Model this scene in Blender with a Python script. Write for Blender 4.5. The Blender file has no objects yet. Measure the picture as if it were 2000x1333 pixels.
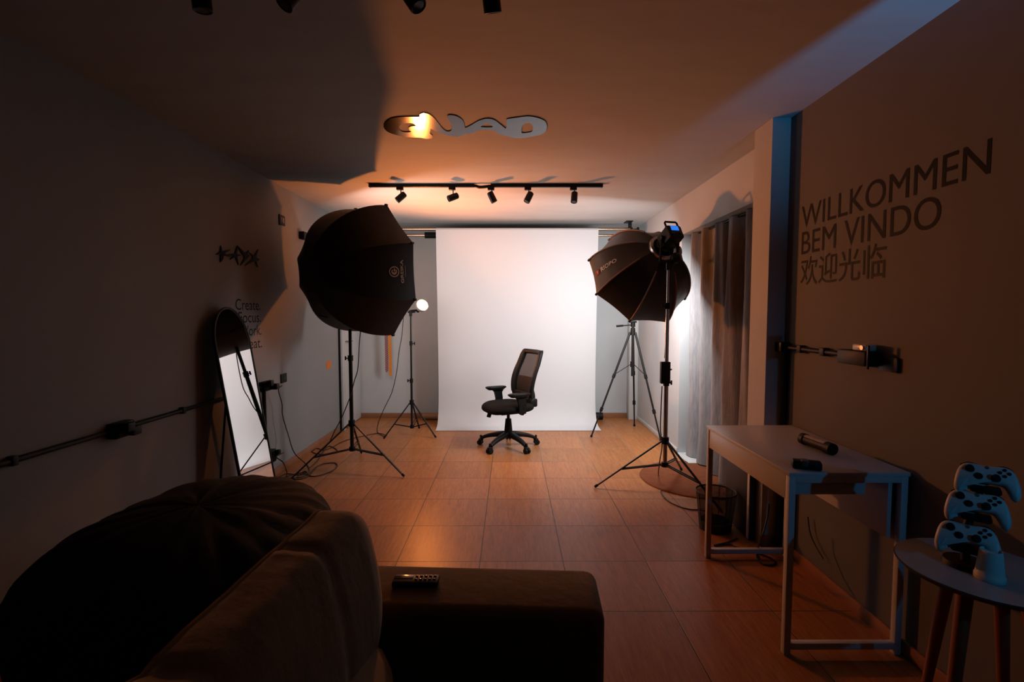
import bpy, bmesh, math, random
from mathutils import Vector, Matrix, Euler, noise
R = math.radians
random.seed(7)
sc = bpy.context.scene
col = sc.collection

# ------------------------------------------------------------------ camera, world, exposure
F = 965.0                      # focal length in pixels of the 2000x1333 frame
CAM = Vector((0, 0, 1.35))
PITCH = math.atan(54.5 / F)
YAW = math.atan(3.0 / F)
cd = bpy.data.cameras.new('camera')
cam = bpy.data.objects.new('camera', cd)
col.objects.link(cam)
cd.sensor_width = 36.0
cd.lens = F / 2000 * 36.0
cd.clip_start = 0.02
cam.location = CAM
cam.rotation_euler = (math.pi / 2 - PITCH, 0, -YAW)
sc.camera = cam
sc.view_settings.view_transform = 'Standard'
sc.view_settings.look = 'None'
sc.view_settings.gamma = 1.0
sc.view_settings.exposure = 0.0
sc.view_settings.use_curve_mapping = False
sc.cycles.use_denoising = True
sc.cycles.max_bounces = 10
sc.cycles.diffuse_bounces = 1
sc.cycles.sample_clamp_indirect = 4.0
sc.cycles.caustics_reflective = False
sc.cycles.caustics_refractive = False
w = bpy.data.worlds.new('world')
sc.world = w
w.use_nodes = True
w.node_tree.nodes['Background'].inputs[0].default_value = (0.10, 0.30, 0.26, 1)
w.node_tree.nodes['Background'].inputs[1].default_value = 0.022

# blue lamp low on the right wall beside the camera (its housing is built with the other fittings)
ld = bpy.data.lights.new('blue_wall_lamp_light', 'SPOT')
ld.energy = 46
ld.color = (0.02, 0.45, 1.0)
ld.spot_size = R(84)
ld.spot_blend = 1.0
ld.shadow_soft_size = 0.009
BLUE = Vector((1.546, 0.50, 1.20))
for aim, k in (((-0.04, 1.0, 1.35), 1.0), ((-0.30, 1.2, -0.42), 0.085)):
    if k < 1:
        ld = ld.copy()
        ld.name = 'blue_wall_lamp_downlight'
        ld.energy *= k
        ld.spot_size = R(70)
    lo = bpy.data.objects.new(ld.name, ld)
    col.objects.link(lo)
    lo.location = BLUE
    lo.rotation_euler = Vector(aim).to_track_quat('-Z', 'Y').to_euler()

SOFTBOX_L = 24.0      # radiance of the lit octagonal diffuser
LEFTBOX_L = 4.0       # radiance of the dimmer left softbox
BULB_L = 1620.0        # radiance of the amber bulb

# room sizes (metres)
HC = 1.35 + 1.082     # ceiling
XL, XN, XF, XP = -1.955, 1.557, 1.61, 1.455   # left wall, near right wall, far right wall, pilaster face
YB, YR = 6.33, -0.9   # back wall, rear wall
TILE = 0.4516


def at(px, py, Y=None, Z=None, X=None):
    """world point seen at a photo pixel, at world depth Y, height Z or side X"""
    u, v = px - 1000.0, py - 666.5
    c, s = math.cos(PITCH), math.sin(PITCH)
    d = Vector((u, F * c - v * s, -F * s - v * c))
    d = Matrix.Rotation(-YAW, 3, 'Z') @ d
    if Y is not None:
        t = (Y - CAM.y) / d.y
    elif Z is not None:
        t = (Z - CAM.z) / d.z
    else:
        t = (X - CAM.x) / d.x
    return CAM + d * t


# ------------------------------------------------------------------ materials
MATS = {}


def mat(name, c, rough=0.6, metal=0.0, bump=0.0, bscale=60.0, var=0.0, vscale=6.0, spec=0.5, emit=None, estr=1.0,
        sheen=0.0, coat=0.0, stretch=None):
    if name in MATS:
        return MATS[name]
    m = bpy.data.materials.new(name)
    m.use_nodes = True
    nt = m.node_tree
    b = nt.nodes['Principled BSDF']
    b.inputs['Base Color'].default_value = (*c, 1)
    b.inputs['Roughness'].default_value = rough
    b.inputs['Metallic'].default_value = metal
    b.inputs['Specular IOR Level'].default_value = spec
    if sheen:
        b.inputs['Sheen Weight'].default_value = sheen
    if coat:
        b.inputs['Coat Weight'].default_value = coat
    if emit:
        b.inputs['Emission Color'].default_value = (*emit, 1)
        b.inputs['Emission Strength'].default_value = estr
    if bump or var:
        tc = nt.nodes.new('ShaderNodeTexCoord')
        src = tc.outputs['Object']
        if stretch:
            mp = nt.nodes.new('ShaderNodeMapping')
            mp.inputs['Scale'].default_value = stretch
            nt.links.new(src, mp.inputs[0])
            src = mp.outputs[0]
    if var:
        n = nt.nodes.new('ShaderNodeTexNoise')
        n.inputs['Scale'].default_value = vscale
        n.inputs['Detail'].default_value = 5
        nt.links.new(src, n.inputs['Vector'])
        r = nt.nodes.new('ShaderNodeMapRange')
        r.inputs[1].default_value = 0.3
        r.inputs[2].default_value = 0.7
        r.inputs[3].default_value = 1 - var
        r.inputs[4].default_value = 1 + var
        nt.links.new(n.outputs['Fac'], r.inputs[0])
        mx = nt.nodes.new('ShaderNodeMix')
        mx.data_type = 'RGBA'
        mx.blend_type = 'MULTIPLY'
        mx.inputs[0].default_value = 1
        mx.inputs[6].default_value = (*c, 1)
        nt.links.new(r.outputs[0], mx.inputs[7])
        nt.links.new(mx.outputs[2], b.inputs['Base Color'])
    if bump:
        n = nt.nodes.new('ShaderNodeTexNoise')
        n.inputs['Scale'].default_value = bscale
        n.inputs['Detail'].default_value = 4
        nt.links.new(src, n.inputs['Vector'])
        bp = nt.nodes.new('ShaderNodeBump')
        bp.inputs['Strength'].default_value = bump
        bp.inputs['Distance'].default_value = 0.01
        nt.links.new(n.outputs['Fac'], bp.inputs['Height'])
        nt.links.new(bp.outputs[0], b.inputs['Normal'])
    MATS[name] = m
    return m


def floor_material():
    m = bpy.data.materials.new('wood_look_tile')
    m.use_nodes = True
    nt = m.node_tree
    N, L = nt.nodes, nt.links
    b = N['Principled BSDF']
    tc = N.new('ShaderNodeTexCoord')
    sep = N.new('ShaderNodeSeparateXYZ')
    L.new(tc.outputs['Object'], sep.inputs[0])
    ox, oy = at(1084.9, 1027.6, Z=0).x, at(1084.9, 1027.6, Z=0).y

    def mth(op, a, bb=None, cc=None):
        n = N.new('ShaderNodeMath')
        n.operation = op
        for i, q in enumerate((a, bb, cc)):
            if q is None:
                continue
            if isinstance(q, (int, float)):
                n.inputs[i].default_value = q
            else:
                L.new(q, n.inputs[i])
        return n.outputs[0]
    tx = mth('DIVIDE', mth('SUBTRACT', sep.outputs[0], ox), TILE)
    ty = mth('DIVIDE', mth('SUBTRACT', sep.outputs[1], oy), TILE)
    fx, fy = mth('FLOOR', tx), mth('FLOOR', ty)
    rx, ry = mth('SUBTRACT', tx, fx), mth('SUBTRACT', ty, fy)
    ex = mth('MINIMUM', rx, mth('SUBTRACT', 1.0, rx))
    ey = mth('MINIMUM', ry, mth('SUBTRACT', 1.0, ry))
    e = mth('MINIMUM', ex, ey)
    grout = N.new('ShaderNodeMapRange')
    grout.inputs[1].default_value = 0.0035
    grout.inputs[2].default_value = 0.0062
    grout.inputs[3].default_value = 1
    grout.inputs[4].default_value = 0
    L.new(e, grout.inputs[0])
    wn = N.new('ShaderNodeTexWhiteNoise')
    cv = N.new('ShaderNodeCombineXYZ')
    L.new(fx, cv.inputs[0]); L.new(fy, cv.inputs[1])
    L.new(cv.outputs[0], wn.inputs['Vector'])
    # grain coordinates: stretched along y, shifted per tile
    gx = mth('MULTIPLY', rx, 9.0)
    gy = mth('MULTIPLY', ry, 0.9)
    gv = N.new('ShaderNodeCombineXYZ')
    L.new(gx, gv.inputs[0]); L.new(gy, gv.inputs[1])
    L.new(mth('MULTIPLY', wn.outputs['Value'], 40.0), gv.inputs[2])
    n1 = N.new('ShaderNodeTexNoise')
    n1.inputs['Scale'].default_value = 2.2
    n1.inputs['Detail'].default_value = 6
    n1.inputs['Roughness'].default_value = 0.65
    n1.inputs['Distortion'].default_value = 0.6
    L.new(gv.outputs[0], n1.inputs['Vector'])
    gv2 = N.new('ShaderNodeCombineXYZ')
    L.new(mth('MULTIPLY', rx, 60.0), gv2.inputs[0]); L.new(mth('MULTIPLY', ry, 4.0), gv2.inputs[1])
    L.new(mth('MULTIPLY', wn.outputs['Value'], 17.0), gv2.inputs[2])
    n2 = N.new('ShaderNodeTexNoise')
    n2.inputs['Scale'].default_value = 1.5
    n2.inputs['Detail'].default_value = 3
    L.new(gv2.outputs[0], n2.inputs['Vector'])
    g = mth('ADD', mth('MULTIPLY', n1.outputs['Fac'], 0.6), mth('MULTIPLY', n2.outputs['Fac'], 0.4))
    ramp = N.new('ShaderNodeValToRGB')
    ramp.color_ramp.elements[0].position = 0.33
    ramp.color_ramp.elements[0].color = (0.34, 0.108, 0.028, 1)
    ramp.color_ramp.elements[1].position = 0.66
    ramp.color_ramp.elements[1].color = (0.57, 0.225, 0.070, 1)
    L.new(g, ramp.inputs[0])
    tv = N.new('ShaderNodeMapRange')
    tv.inputs[3].default_value = 0.86
    tv.inputs[4].default_value = 1.12
    L.new(wn.outputs['Value'], tv.inputs[0])
    mx = N.new('ShaderNodeMix'); mx.data_type = 'RGBA'; mx.blend_type = 'MULTIPLY'
    mx.inputs[0].default_value = 1
    L.new(ramp.outputs[0], mx.inputs[6]); L.new(tv.outputs[0], mx.inputs[7])
    # grout: dark brown, whitened by plaster dust near the far right corner
    dust = N.new('ShaderNodeMapRange')
    dust.inputs[1].default_value = 4.2; dust.inputs[2].default_value = 5.6
    L.new(mth('ADD', sep.outputs[1], mth('MULTIPLY', sep.outputs[0], 0.75)), dust.inputs[0])
    gc = N.new('ShaderNodeMix'); gc.data_type = 'RGBA'
    gc.inputs[6].default_value = (0.05, 0.02, 0.01, 1)
    gc.inputs[7].default_value = (0.42, 0.27, 0.18, 1)
    L.new(dust.outputs[0], gc.inputs[0])
    m2 = N.new('ShaderNodeMix'); m2.data_type = 'RGBA'
    L.new(grout.outputs[0], m2.inputs[0])
    L.new(mx.outputs[2], m2.inputs[6]); L.new(gc.outputs[2], m2.inputs[7])
    L.new(m2.outputs[2], b.inputs['Base Color'])
    rr = N.new('ShaderNodeMapRange')
    rr.inputs[3].default_value = 0.30; rr.inputs[4].default_value = 0.42
    L.new(n1.outputs['Fac'], rr.inputs[0])
    L.new(rr.outputs[0], b.inputs['Roughness'])
    b.inputs['Specular IOR Level'].default_value = 0.28
    hgt = mth('SUBTRACT', mth('MULTIPLY', g, 0.32), mth('MULTIPLY', grout.outputs[0], 1.2))
    bp = N.new('ShaderNodeBump')
    bp.inputs['Strength'].default_value = 0.55
    bp.inputs['Distance'].default_value = 0.0035
    L.new(hgt, bp.inputs['Height'])
    L.new(bp.outputs[0], b.inputs['Normal'])
    return m


def see_through(name, c, opaque, rough=0.7, grid=None):
    """fine woven or wire mesh: part of each pixel lets the background through"""
    m = mat(name, c, rough)
    nt = m.node_tree
    b = nt.nodes['Principled BSDF']
    o = nt.nodes['Material Output']
    t = nt.nodes.new('ShaderNodeBsdfTransparent')
    mx = nt.nodes.new('ShaderNodeMixShader')
    mx.inputs[0].default_value = opaque
    if grid:
        tc = nt.nodes.new('ShaderNodeTexCoord')
        n = nt.nodes.new('ShaderNodeTexNoise')
        n.inputs['Scale'].default_value = grid
        nt.links.new(tc.outputs['Object'], n.inputs['Vector'])
        mr = nt.nodes.new('ShaderNodeMapRange')
        mr.inputs[1].default_value = 0.3; mr.inputs[2].default_value = 0.7
        mr.inputs[3].default_value = opaque - 0.12; mr.inputs[4].default_value = opaque + 0.12
        nt.links.new(n.outputs['Fac'], mr.inputs[0])
        nt.links.new(mr.outputs[0], mx.inputs[0])
    nt.links.new(t.outputs[0], mx.inputs[1])
    nt.links.new(b.outputs[0], mx.inputs[2])
    nt.links.new(mx.outputs[0], o.inputs['Surface'])
    return m


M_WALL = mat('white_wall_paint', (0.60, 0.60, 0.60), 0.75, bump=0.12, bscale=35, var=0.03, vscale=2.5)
M_WALL_SHADE = mat('shaded_wall_paint', (0.305, 0.30, 0.295), 0.75, bump=0.08, bscale=35, var=0.03, vscale=2.5)  # same wall paint, with the left wall's dimness put into the colour
M_WALL_DEEPSHADE = mat('deep_shaded_wall_paint', (0.175, 0.17, 0.165), 0.75, bump=0.05, bscale=35, var=0.03, vscale=2.5)  # near right wall: colour darkened to stand in for the light falling off
M_CEIL = mat('ceiling_plaster', (0.60, 0.58, 0.56), 0.8, bump=0.35, bscale=3.0, var=0.04, vscale=3, stretch=(0.6, 2.2, 1))
M_FLOOR = floor_material()
M_SKIRT = mat('terracotta_skirting', (0.36, 0.15, 0.075), 0.4, bump=0.15, bscale=30, var=0.15, vscale=9)
M_WHITE = mat('white_door_paint', (0.72, 0.70, 0.67), 0.4)
M_STONE = mat('white_threshold_stone', (0.75, 0.74, 0.72), 0.4, var=0.08, vscale=18)
M_GLASS = mat('night_door_glass', (0.01, 0.012, 0.015), 0.05)
M_BLACK = mat('black_plastic', (0.007, 0.007, 0.007), 0.5, spec=0.22)
M_MATTE = mat('black_vinyl', (0.006, 0.006, 0.006), 0.6, spec=0.12)
M_GLOSSV = mat('black_gloss_vinyl', (0.006, 0.006, 0.006), 0.5, spec=0.07)
M_METALB = mat('black_painted_metal', (0.010, 0.010, 0.010), 0.4, spec=0.3)
M_STANDB = mat('dark_anodised_tube', (0.035, 0.033, 0.03), 0.32, metal=0.8)
M_STEEL = mat('brushed_steel_tube', (0.42, 0.40, 0.38), 0.3, metal=1.0)
M_CHROME = mat('polished_crossbar_metal', (0.52, 0.38, 0.28), 0.25, metal=1.0)
M_CLOTHB = mat('black_softbox_fabric', (0.011, 0.0105, 0.010), 0.65, bump=0.25, bscale=9, spec=0.3)
M_CLOTHR = mat('black_satin_fabric', (0.016, 0.014, 0.012), 0.42, bump=0.5, bscale=7, spec=0.5)
M_RIB = mat('brown_webbing', (0.30, 0.17, 0.12), 0.6)
M_DIFF_OFF = mat('dimly_lit_diffuser_cloth', (0.7, 0.7, 0.7), 0.8, emit=(1.0, 0.95, 0.92), estr=LEFTBOX_L)
M_DIFF_ON = mat('lit_diffuser_cloth', (0.8, 0.8, 0.8), 0.8, emit=(0.94, 0.97, 1.0), estr=SOFTBOX_L)
M_BULB = mat('lit_amber_bulb', (1, 0.8, 0.5), 0.4, emit=(1.0, 0.27, 0.05), estr=BULB_L)
M_BASE = mat('white_bulb_base', (0.6, 0.55, 0.5), 0.5)
M_SCREEN = mat('lit_blue_screen', (0.0, 0.1, 0.5), 0.4, emit=(0.02, 0.22, 0.95), estr=0.9)
M_PRINT = mat('pale_orange_print', (0.55, 0.36, 0.26), 0.6)
M_PRINTW = mat('white_print', (0.75, 0.7, 0.62), 0.6)
M_PRINTR = mat('red_print', (0.75, 0.05, 0.02), 0.6)
M_PAPER = mat('white_backdrop_paper', (0.80, 0.79, 0.80), 0.8, bump=0.15, bscale=2.2, spec=0.2)
M_KRAFT = mat('kraft_cardboard', (0.40, 0.20, 0.09), 0.7)
M_CURT = mat('grey_linen_curtain', (0.33, 0.315, 0.32), 0.9, bump=0.35, bscale=160, var=0.15, vscale=60, spec=0.2, stretch=(1, 1, 0.15))
M_RUG = mat('brown_short_pile', (0.26, 0.085, 0.04), 0.95, bump=0.6, bscale=220, var=0.12, vscale=14, spec=0.1)
M_DESKT = mat('white_laminate', (0.74, 0.72, 0.70), 0.32)
M_DESKM = mat('white_powder_coat', (0.74, 0.72, 0.70), 0.4)
M_SOFA = mat('olive_tan_suede', (0.20, 0.125, 0.062), 0.9, bump=0.3, bscale=24, var=0.15, vscale=7, sheen=0.3, spec=0.2)
M_PIPE = mat('tan_piping_cord', (0.25, 0.15, 0.075), 0.85, spec=0.2)
M_BEAN = mat('black_bean_fabric', (0.010, 0.010, 0.010), 0.85, bump=0.4, bscale=12, spec=0.15)
M_MIRROR = mat('mirror_glass', (0.88, 0.90, 0.91), 0.01, metal=1.0)
M_SIGN = mat('smoked_mirror_acrylic', (0.055, 0.052, 0.058), 0.13, metal=1.0, bump=0.10, bscale=2.4, stretch=(0.7, 3.0, 1))
M_CHAIRM = see_through('chair_mesh_weave', (0.020, 0.013, 0.012), 0.90)
M_BIN = see_through('black_wire_mesh', (0.012, 0.012, 0.012), 0.62, 0.5, grid=45)
M_SEAT = mat('black_seat_fabric', (0.008, 0.007, 0.007), 0.85, bump=0.3, bscale=120, spec=0.12)
M_WOODLEG = mat('reddish_wood_leg', (0.27, 0.085, 0.035), 0.45, var=0.25, vscale=5, stretch=(6, 6, 0.6))
M_TTOP = mat('grey_gloss_tabletop', (0.30, 0.33, 0.33), 0.14)
M_TEDGE = mat('dark_table_edge', (0.03, 0.025, 0.02), 0.5)
M_CTRL = mat('white_controller_shell', (0.55, 0.55, 0.53), 0.42)
M_CUP = mat('white_cup_plastic', (0.62, 0.60, 0.57), 0.5)
M_ORANGE = mat('orange_ribbon', (0.85, 0.26, 0.02), 0.6)
M_STICKER = mat('orange_sticker', (0.80, 0.20, 0.03), 0.6)
M_CABLE = mat('black_cable_rubber', (0.013, 0.012, 0.011), 0.5)
M_TUBEL = mat('pale_tube_diffuser', (0.62, 0.50, 0.46), 0.5)
M_PCB = mat('black_tower_case', (0.010, 0.010, 0.010), 0.5)
M_PLUG = mat('white_plug_plastic', (0.75, 0.68, 0.60), 0.3)
M_BTN = mat('rubber_buttons', (0.10, 0.09, 0.08), 0.4)


def checked():
    m = bpy.data.materials.new('maroon_checked_ribbon')
    m.use_nodes = True
    nt = m.node_tree
    b = nt.nodes['Principled BSDF']
    tc = nt.nodes.new('ShaderNodeTexCoord')
    mp = nt.nodes.new('ShaderNodeMapping')
    mp.inputs['Scale'].default_value = (1, 0, 1)
    ck = nt.nodes.new('ShaderNodeTexChecker')
    ck.inputs['Scale'].default_value = 75
    ck.inputs['Color1'].default_value = (0.20, 0.015, 0.03, 1)
    ck.inputs['Color2'].default_value = (0.50, 0.28, 0.27, 1)
    nt.links.new(tc.outputs['Object'], mp.inputs[0])
    nt.links.new(mp.outputs[0], ck.inputs['Vector'])
    nt.links.new(ck.outputs[0], b.inputs['Base Color'])
    b.inputs['Roughness'].default_value = 0.7
    return m


M_CHECK = checked()


# ------------------------------------------------------------------ mesh helpers
class MB:
    def __init__(self):
        self.bm = bmesh.new()

    def box(self, lo, hi, bevel=0.0, M=None, seg=2):
        lo, hi = Vector(lo), Vector(hi)
        r = bmesh.ops.create_cube(self.bm, size=1.0)
        vs = r['verts']
        c, s = (lo + hi) / 2, hi - lo
        for v in vs:
            v.co = Vector((v.co.x * s.x, v.co.y * s.y, v.co.z * s.z)) + c
        if bevel:
            es = list({e for v in vs for e in v.link_edges})
            rr = bmesh.ops.bevel(self.bm, geom=es, offset=bevel, segments=seg, affect='EDGES', profile=0.5)
            vs = list({v for f in rr['faces'] for v in f.verts} | {v for v in vs if v.is_valid})
        if M is not None:
            for v in vs:
                v.co = M @ v.co
        return self

    def bar(self, a, b, w, h=None, up=(0, 0, 1), bevel=0.0):
        """square bar from a to b"""
        a, b = Vector(a), Vector(b)
        h = h or w
        d = (b - a)
        z = d.normalized()
        u = Vector(up)
        if abs(z.dot(u)) > 0.99:
            u = Vector((0, 1, 0))
        x = u.cross(z).normalized()
        y = z.cross(x)
        M = Matrix((x, y, z)).transposed().to_4x4()
        M.translation = a
        self.box((-w / 2, -h / 2, 0), (w / 2, h / 2, d.length), bevel, M)
        return self

    def ring_pts(self, c, x, y, r, n):
        return [self.bm.verts.new(c + x * (r * math.cos(2 * math.pi * i / n)) + y * (r * math.sin(2 * math.pi * i / n))) for i in range(n)]

    def tube(self, pts, r, n=10, cap=True, closed=False):
        pts = [Vector(p) for p in pts]
        k = len(pts)
        rs = r if isinstance(r, (list, tuple)) else [r] * k
        prev = None
        rings = []
        for i, p in enumerate(pts):
            if closed:
                t = pts[(i + 1) % k] - pts[i - 1]
            else:
                t = pts[min(i + 1, k - 1)] - pts[max(i - 1, 0)]
            t.normalize()
            if prev is None:
                u = Vector((0, 0, 1)) if abs(t.z) < 0.9 else Vector((1, 0, 0))
                x = u.cross(t).normalized()
            else:
                x = prev - t * prev.dot(t)
                x.normalize()
            prev = x
            y = t.cross(x)
            rings.append(self.ring_pts(p, x, y, rs[i], n))
        m = k if closed else k - 1
        for i in range(m):
            A, B = rings[i], rings[(i + 1) % k]
            for j in range(n):
                self.bm.faces.new((A[j], A[(j + 1) % n], B[(j + 1) % n], B[j]))
        if cap and not closed:
            self.bm.faces.new(rings[0][::-1])
            self.bm.faces.new(rings[-1])
        return self

    def cyl(self, a, b, r, r2=None, n=20):
        return self.tube([a, b], [r, r if r2 is None else r2], n)

    def lathe(self, prof, c=(0, 0, 0), n=32, M=None, capb=True, capt=True):
        c = Vector(c)
        rings = []
        for r, z in prof:
            ring = []
            for i in range(n):
                a = 2 * math.pi * i / n
                p = Vector((r * math.cos(a), r * math.sin(a), z))
                p = (M @ p) if M is not None else p
                ring.append(self.bm.verts.new(p + c))
            rings.append(ring)
        for i in range(len(rings) - 1):
            A, B = rings[i], rings[i + 1]
            for j in range(n):
                self.bm.faces.new((A[j], A[(j + 1) % n], B[(j + 1) % n], B[j]))
        if capb:
            self.bm.faces.new(rings[0][::-1])
        if capt:
            self.bm.faces.new(rings[-1])
        return self

    def sphere(self, c, r, sx=1, sy=1, sz=1, nu=24, nv=14):
        ret = bmesh.ops.create_uvsphere(self.bm, u_segments=nu, v_segments=nv, radius=r)
        for v in ret['verts']:
            v.co = Vector((v.co.x * sx, v.co.y * sy, v.co.z * sz)) + Vector(c)
        return self

    def grid(self, fn, nu, nv, closed_u=False):
        V = [[self.bm.verts.new(fn(i / nu, j / nv)) for j in range(nv + 1)] for i in range(nu if closed_u else nu + 1)]
        k = len(V)
        for i in range(nu):
            for j in range(nv):
                self.bm.faces.new((V[i][j], V[(i + 1) % k][j], V[(i + 1) % k][j + 1], V[i][j + 1]))
        return V

    def quad(self, *p):
        self.bm.faces.new([self.bm.verts.new(Vector(q)) for q in p])
        return self

    def prism(self, pts, vec):
        vec = Vector(vec)
        A = [self.bm.verts.new(Vector(p)) for p in pts]
        B = [self.bm.verts.new(Vector(p) + vec) for p in pts]
        n = len(A)
        self.bm.faces.new(A[::-1])
        self.bm.faces.new(B)
        for i in range(n):
            self.bm.faces.new((A[i], A[(i + 1) % n], B[(i + 1) % n], B[i]))
        return self

    def addmesh(self, me, fn=None):
        tmp = bmesh.new()
        tmp.from_mesh(me)
        mp = {}
        for v in tmp.verts:
            mp[v] = self.bm.verts.new(fn(v.co) if fn else v.co)
        for f in tmp.faces:
            try:
                self.bm.faces.new([mp[v] for v in f.verts])
            except ValueError:
                pass
        tmp.free()
        return self

    def build(self, name, material, parent=None, off=None, smooth=38, doubles=0.0, solid=0.0):
        bm = self.bm
        if doubles:
            bmesh.ops.remove_doubles(bm, verts=bm.verts, dist=doubles)
        bmesh.ops.recalc_face_normals(bm, faces=bm.faces)
        if solid:
            bmesh.ops.solidify(bm, geom=bm.faces[:], thickness=solid)
            bmesh.ops.recalc_face_normals(bm, faces=bm.faces)
        rt = parent
        while rt is not None and rt.parent is not None:
            rt = rt.parent
        if off is None and rt is not None and rt.get('_w'):
            q = rt['_w']
            off = Vector((-q[0], -q[1], -q[2]))
        if off is not None:
            for v in bm.verts:
                v.co += off
        for f in bm.faces:
            f.smooth = smooth > 0
        if smooth > 0:
            lim = R(smooth)
            for e in bm.edges:
                if len(e.link_faces) == 2 and e.calc_face_angle(0) > lim:
                    e.smooth = False
        me = bpy.data.meshes.new(name)
        bm.to_mesh(me)
        bm.free()
        me.materials.append(material)
        o = bpy.data.objects.new(name, me)
        col.objects.link(o)
        if parent is not None:
            o.parent = parent
        return o


def catmull(pts, n=8, closed=False):
    pts = [Vector(p) for p in pts]
    k = len(pts)
    out = []
    for i in range(k if closed else k - 1):
        if closed:
            p0, p1, p2, p3 = pts[i - 1], pts[i], pts[(i + 1) % k], pts[(i + 2) % k]
        else:
            p0, p1, p2, p3 = pts[max(i - 1, 0)], pts[i], pts[i + 1], pts[min(i + 2, k - 1)]
        for j in range(n):
            t = j / n
            out.append(0.5 * ((2 * p1) + (p2 - p0) * t + (2 * p0 - 5 * p1 + 4 * p2 - p3) * t * t + (3 * p1 - p0 - 3 * p2 + p3) * t ** 3))
    if not closed:
        out.append(pts[-1])
    return out


def tag(o, label, cat, group=None, kind=None):
    o['label'] = label
    o['category'] = cat
    if group:
        o['group'] = group
    if kind:
        o['kind'] = kind
    return o


WORLD_ROOTS = []


def thing(name, label, cat, loc=(0, 0, 0), rot=(0, 0, 0), group=None, world=False):
    """Empty at a thing's base; with world=True its parts are given in world coordinates"""
    o = bpy.data.objects.new(name, None)
    col.objects.link(o)
    o.empty_display_size = 0.05
    o.location = loc
    o.rotation_euler = rot
    tag(o, label, cat, group)
    if world:
        o['_w'] = tuple(loc)
        WORLD_ROOTS.append(o)
    return o


def solo(o, label, cat, group=None):
    """a thing that is one mesh: move its origin to its base"""
    me = o.data
    xs = [v.co for v in me.vertices]
    lo = Vector((min(c.x for c in xs), min(c.y for c in xs), min(c.z for c in xs)))
    hi = Vector((max(c.x for c in xs), max(c.y for c in xs), max(c.z for c in xs)))
    c = Vector(((lo.x + hi.x) / 2, (lo.y + hi.y) / 2, lo.z))
    me.transform(Matrix.Translation(-c))
    o.location = c
    return tag(o, label, cat, group)


def struct(o):
    o['kind'] = 'structure'
    return o


def text_mesh(body, bold=0.0, ext=0.0, spacing=1.0):
    cu = bpy.data.curves.new('lettering', 'FONT')
    cu.body = body
    cu.size = 1.0
    cu.extrude = ext
    cu.offset = bold
    cu.space_character = spacing
    cu.resolution_u = 6
    o = bpy.data.objects.new('lettering', cu)
    col.objects.link(o)
    bpy.context.view_layer.update()
    dg = bpy.context.evaluated_depsgraph_get()
    me = bpy.data.meshes.new_from_object(o.evaluated_get(dg))
    bpy.data.objects.remove(o)
    bpy.data.curves.remove(cu)
    return me


def bounds(me):
    xs = [v.co.x for v in me.vertices]; ys = [v.co.y for v in me.vertices]
    return min(xs), max(xs), min(ys), max(ys)


# ------------------------------------------------------------------ room shell
struct(MB().box((-2.6, YR, -0.12), (2.6, YB + 0.2, 0.0)).build('floor', M_FLOOR))
struct(MB().box((-2.6, YR, HC), (2.6, YB + 0.2, HC + 0.12)).build('ceiling', M_CEIL))
struct(MB().box((XL - 0.15, YR, 0), (XL, YB, HC)).build('wall_left', M_WALL_SHADE))
struct(MB().box((XL - 0.15, YB, 0), (XF + 0.15, YB + 0.15, HC)).build('wall_back', M_WALL))
YP0, YP1 = 2.80, 3.00           # pilaster
YJ, ZL = 4.68, 2.085            # far jamb and lintel of the curtained doorway
wr = MB()
struct(MB().box((XN, YR, 0), (XN + 0.6, YP0, HC)).build('wall_right', M_WALL_DEEPSHADE))
wr.box((XP, YP0, 0), (XN + 0.6, YP1, HC))
wr.box((XF, YP1, ZL), (XF + 0.14, YJ, HC))
wr.box((XF, YJ, 0), (XF + 0.55, YB, HC))
struct(wr.build('wall_right_far', M_WALL))
# tapered plaster fillet above the doorway
a1 = Vector((XP, YP1, HC)); a2 = at(1472, 287, X=XF); a2.y = YP1
a3 = at(1322, 391, X=XF); a3.z = HC
fl = MB()
q = [fl.bm.verts.new(p) for p in (a1, Vector((XF + 0.01, YP1, HC)), a2, Vector((XF + 0.002, a3.y, HC)))]
for i in ((0, 1, 2), (0, 2, 3), (1, 3, 2), (0, 3, 1)):
    fl.bm.faces.new([q[j] for j in i])
struct(fl.build('trim_1', M_WALL, smooth=0))
struct(MB().box((XF - 0.11, YB - 0.13, 0), (XF, YB, 1.9), 0.004).build('trim_2', M_WHITE))
struct(MB().box((XF - 0.02, YJ - 0.34, 0.0), (XF + 0.5, YJ, 0.012), 0.003).build('trim_3', M_STONE))
# skirting
struct(MB().box((XL, YB - 0.012, 0), (XF - 0.11, YB, 0.062), 0.003).build('baseboard_back', M_SKIRT))
struct(MB().box((XL, YR, 0), (XL + 0.012, 5.55, 0.062), 0.003).build('baseboard_left', M_SKIRT))
br = MB()
br.box((XN - 0.012, YR, 0), (XN, YP0, 0.062), 0.003)
br.box((XP - 0.012, YP0 - 0.012, 0), (XN, YP0, 0.062), 0.003)
struct(br.build('baseboard_right', M_SKIRT))
struct(MB().box((XF - 0.01, YJ + 0.02, 0), (XF, YB - 0.13, 0.05), 0.003).build('baseboard_far', M_STONE))
# white door in the left wall by the back corner
d1 = MB().box((XL, 5.70, 0.01), (XL + 0.03, 6.31, 2.06), 0.004).build('door_1', M_WHITE)
struct(d1)
MB().box((XL, 5.62, 0), (XL + 0.045, 5.69, 2.12), 0.004).build('door_frame', M_WALL, d1)
MB().box((XL + 0.001, 5.600, 0.0), (XL + 0.022, 5.614, 2.12)).build('door_seal', M_BLACK, d1)
hd = MB().cyl((XL + 0.03, 5.76, 1.02), (XL + 0.075, 5.76, 1.02), 0.009)
hd.cyl((XL + 0.075, 5.755, 1.02), (XL + 0.075, 5.87, 1.02), 0.008)
hd.build('door_handle', M_STEEL, d1)
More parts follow.
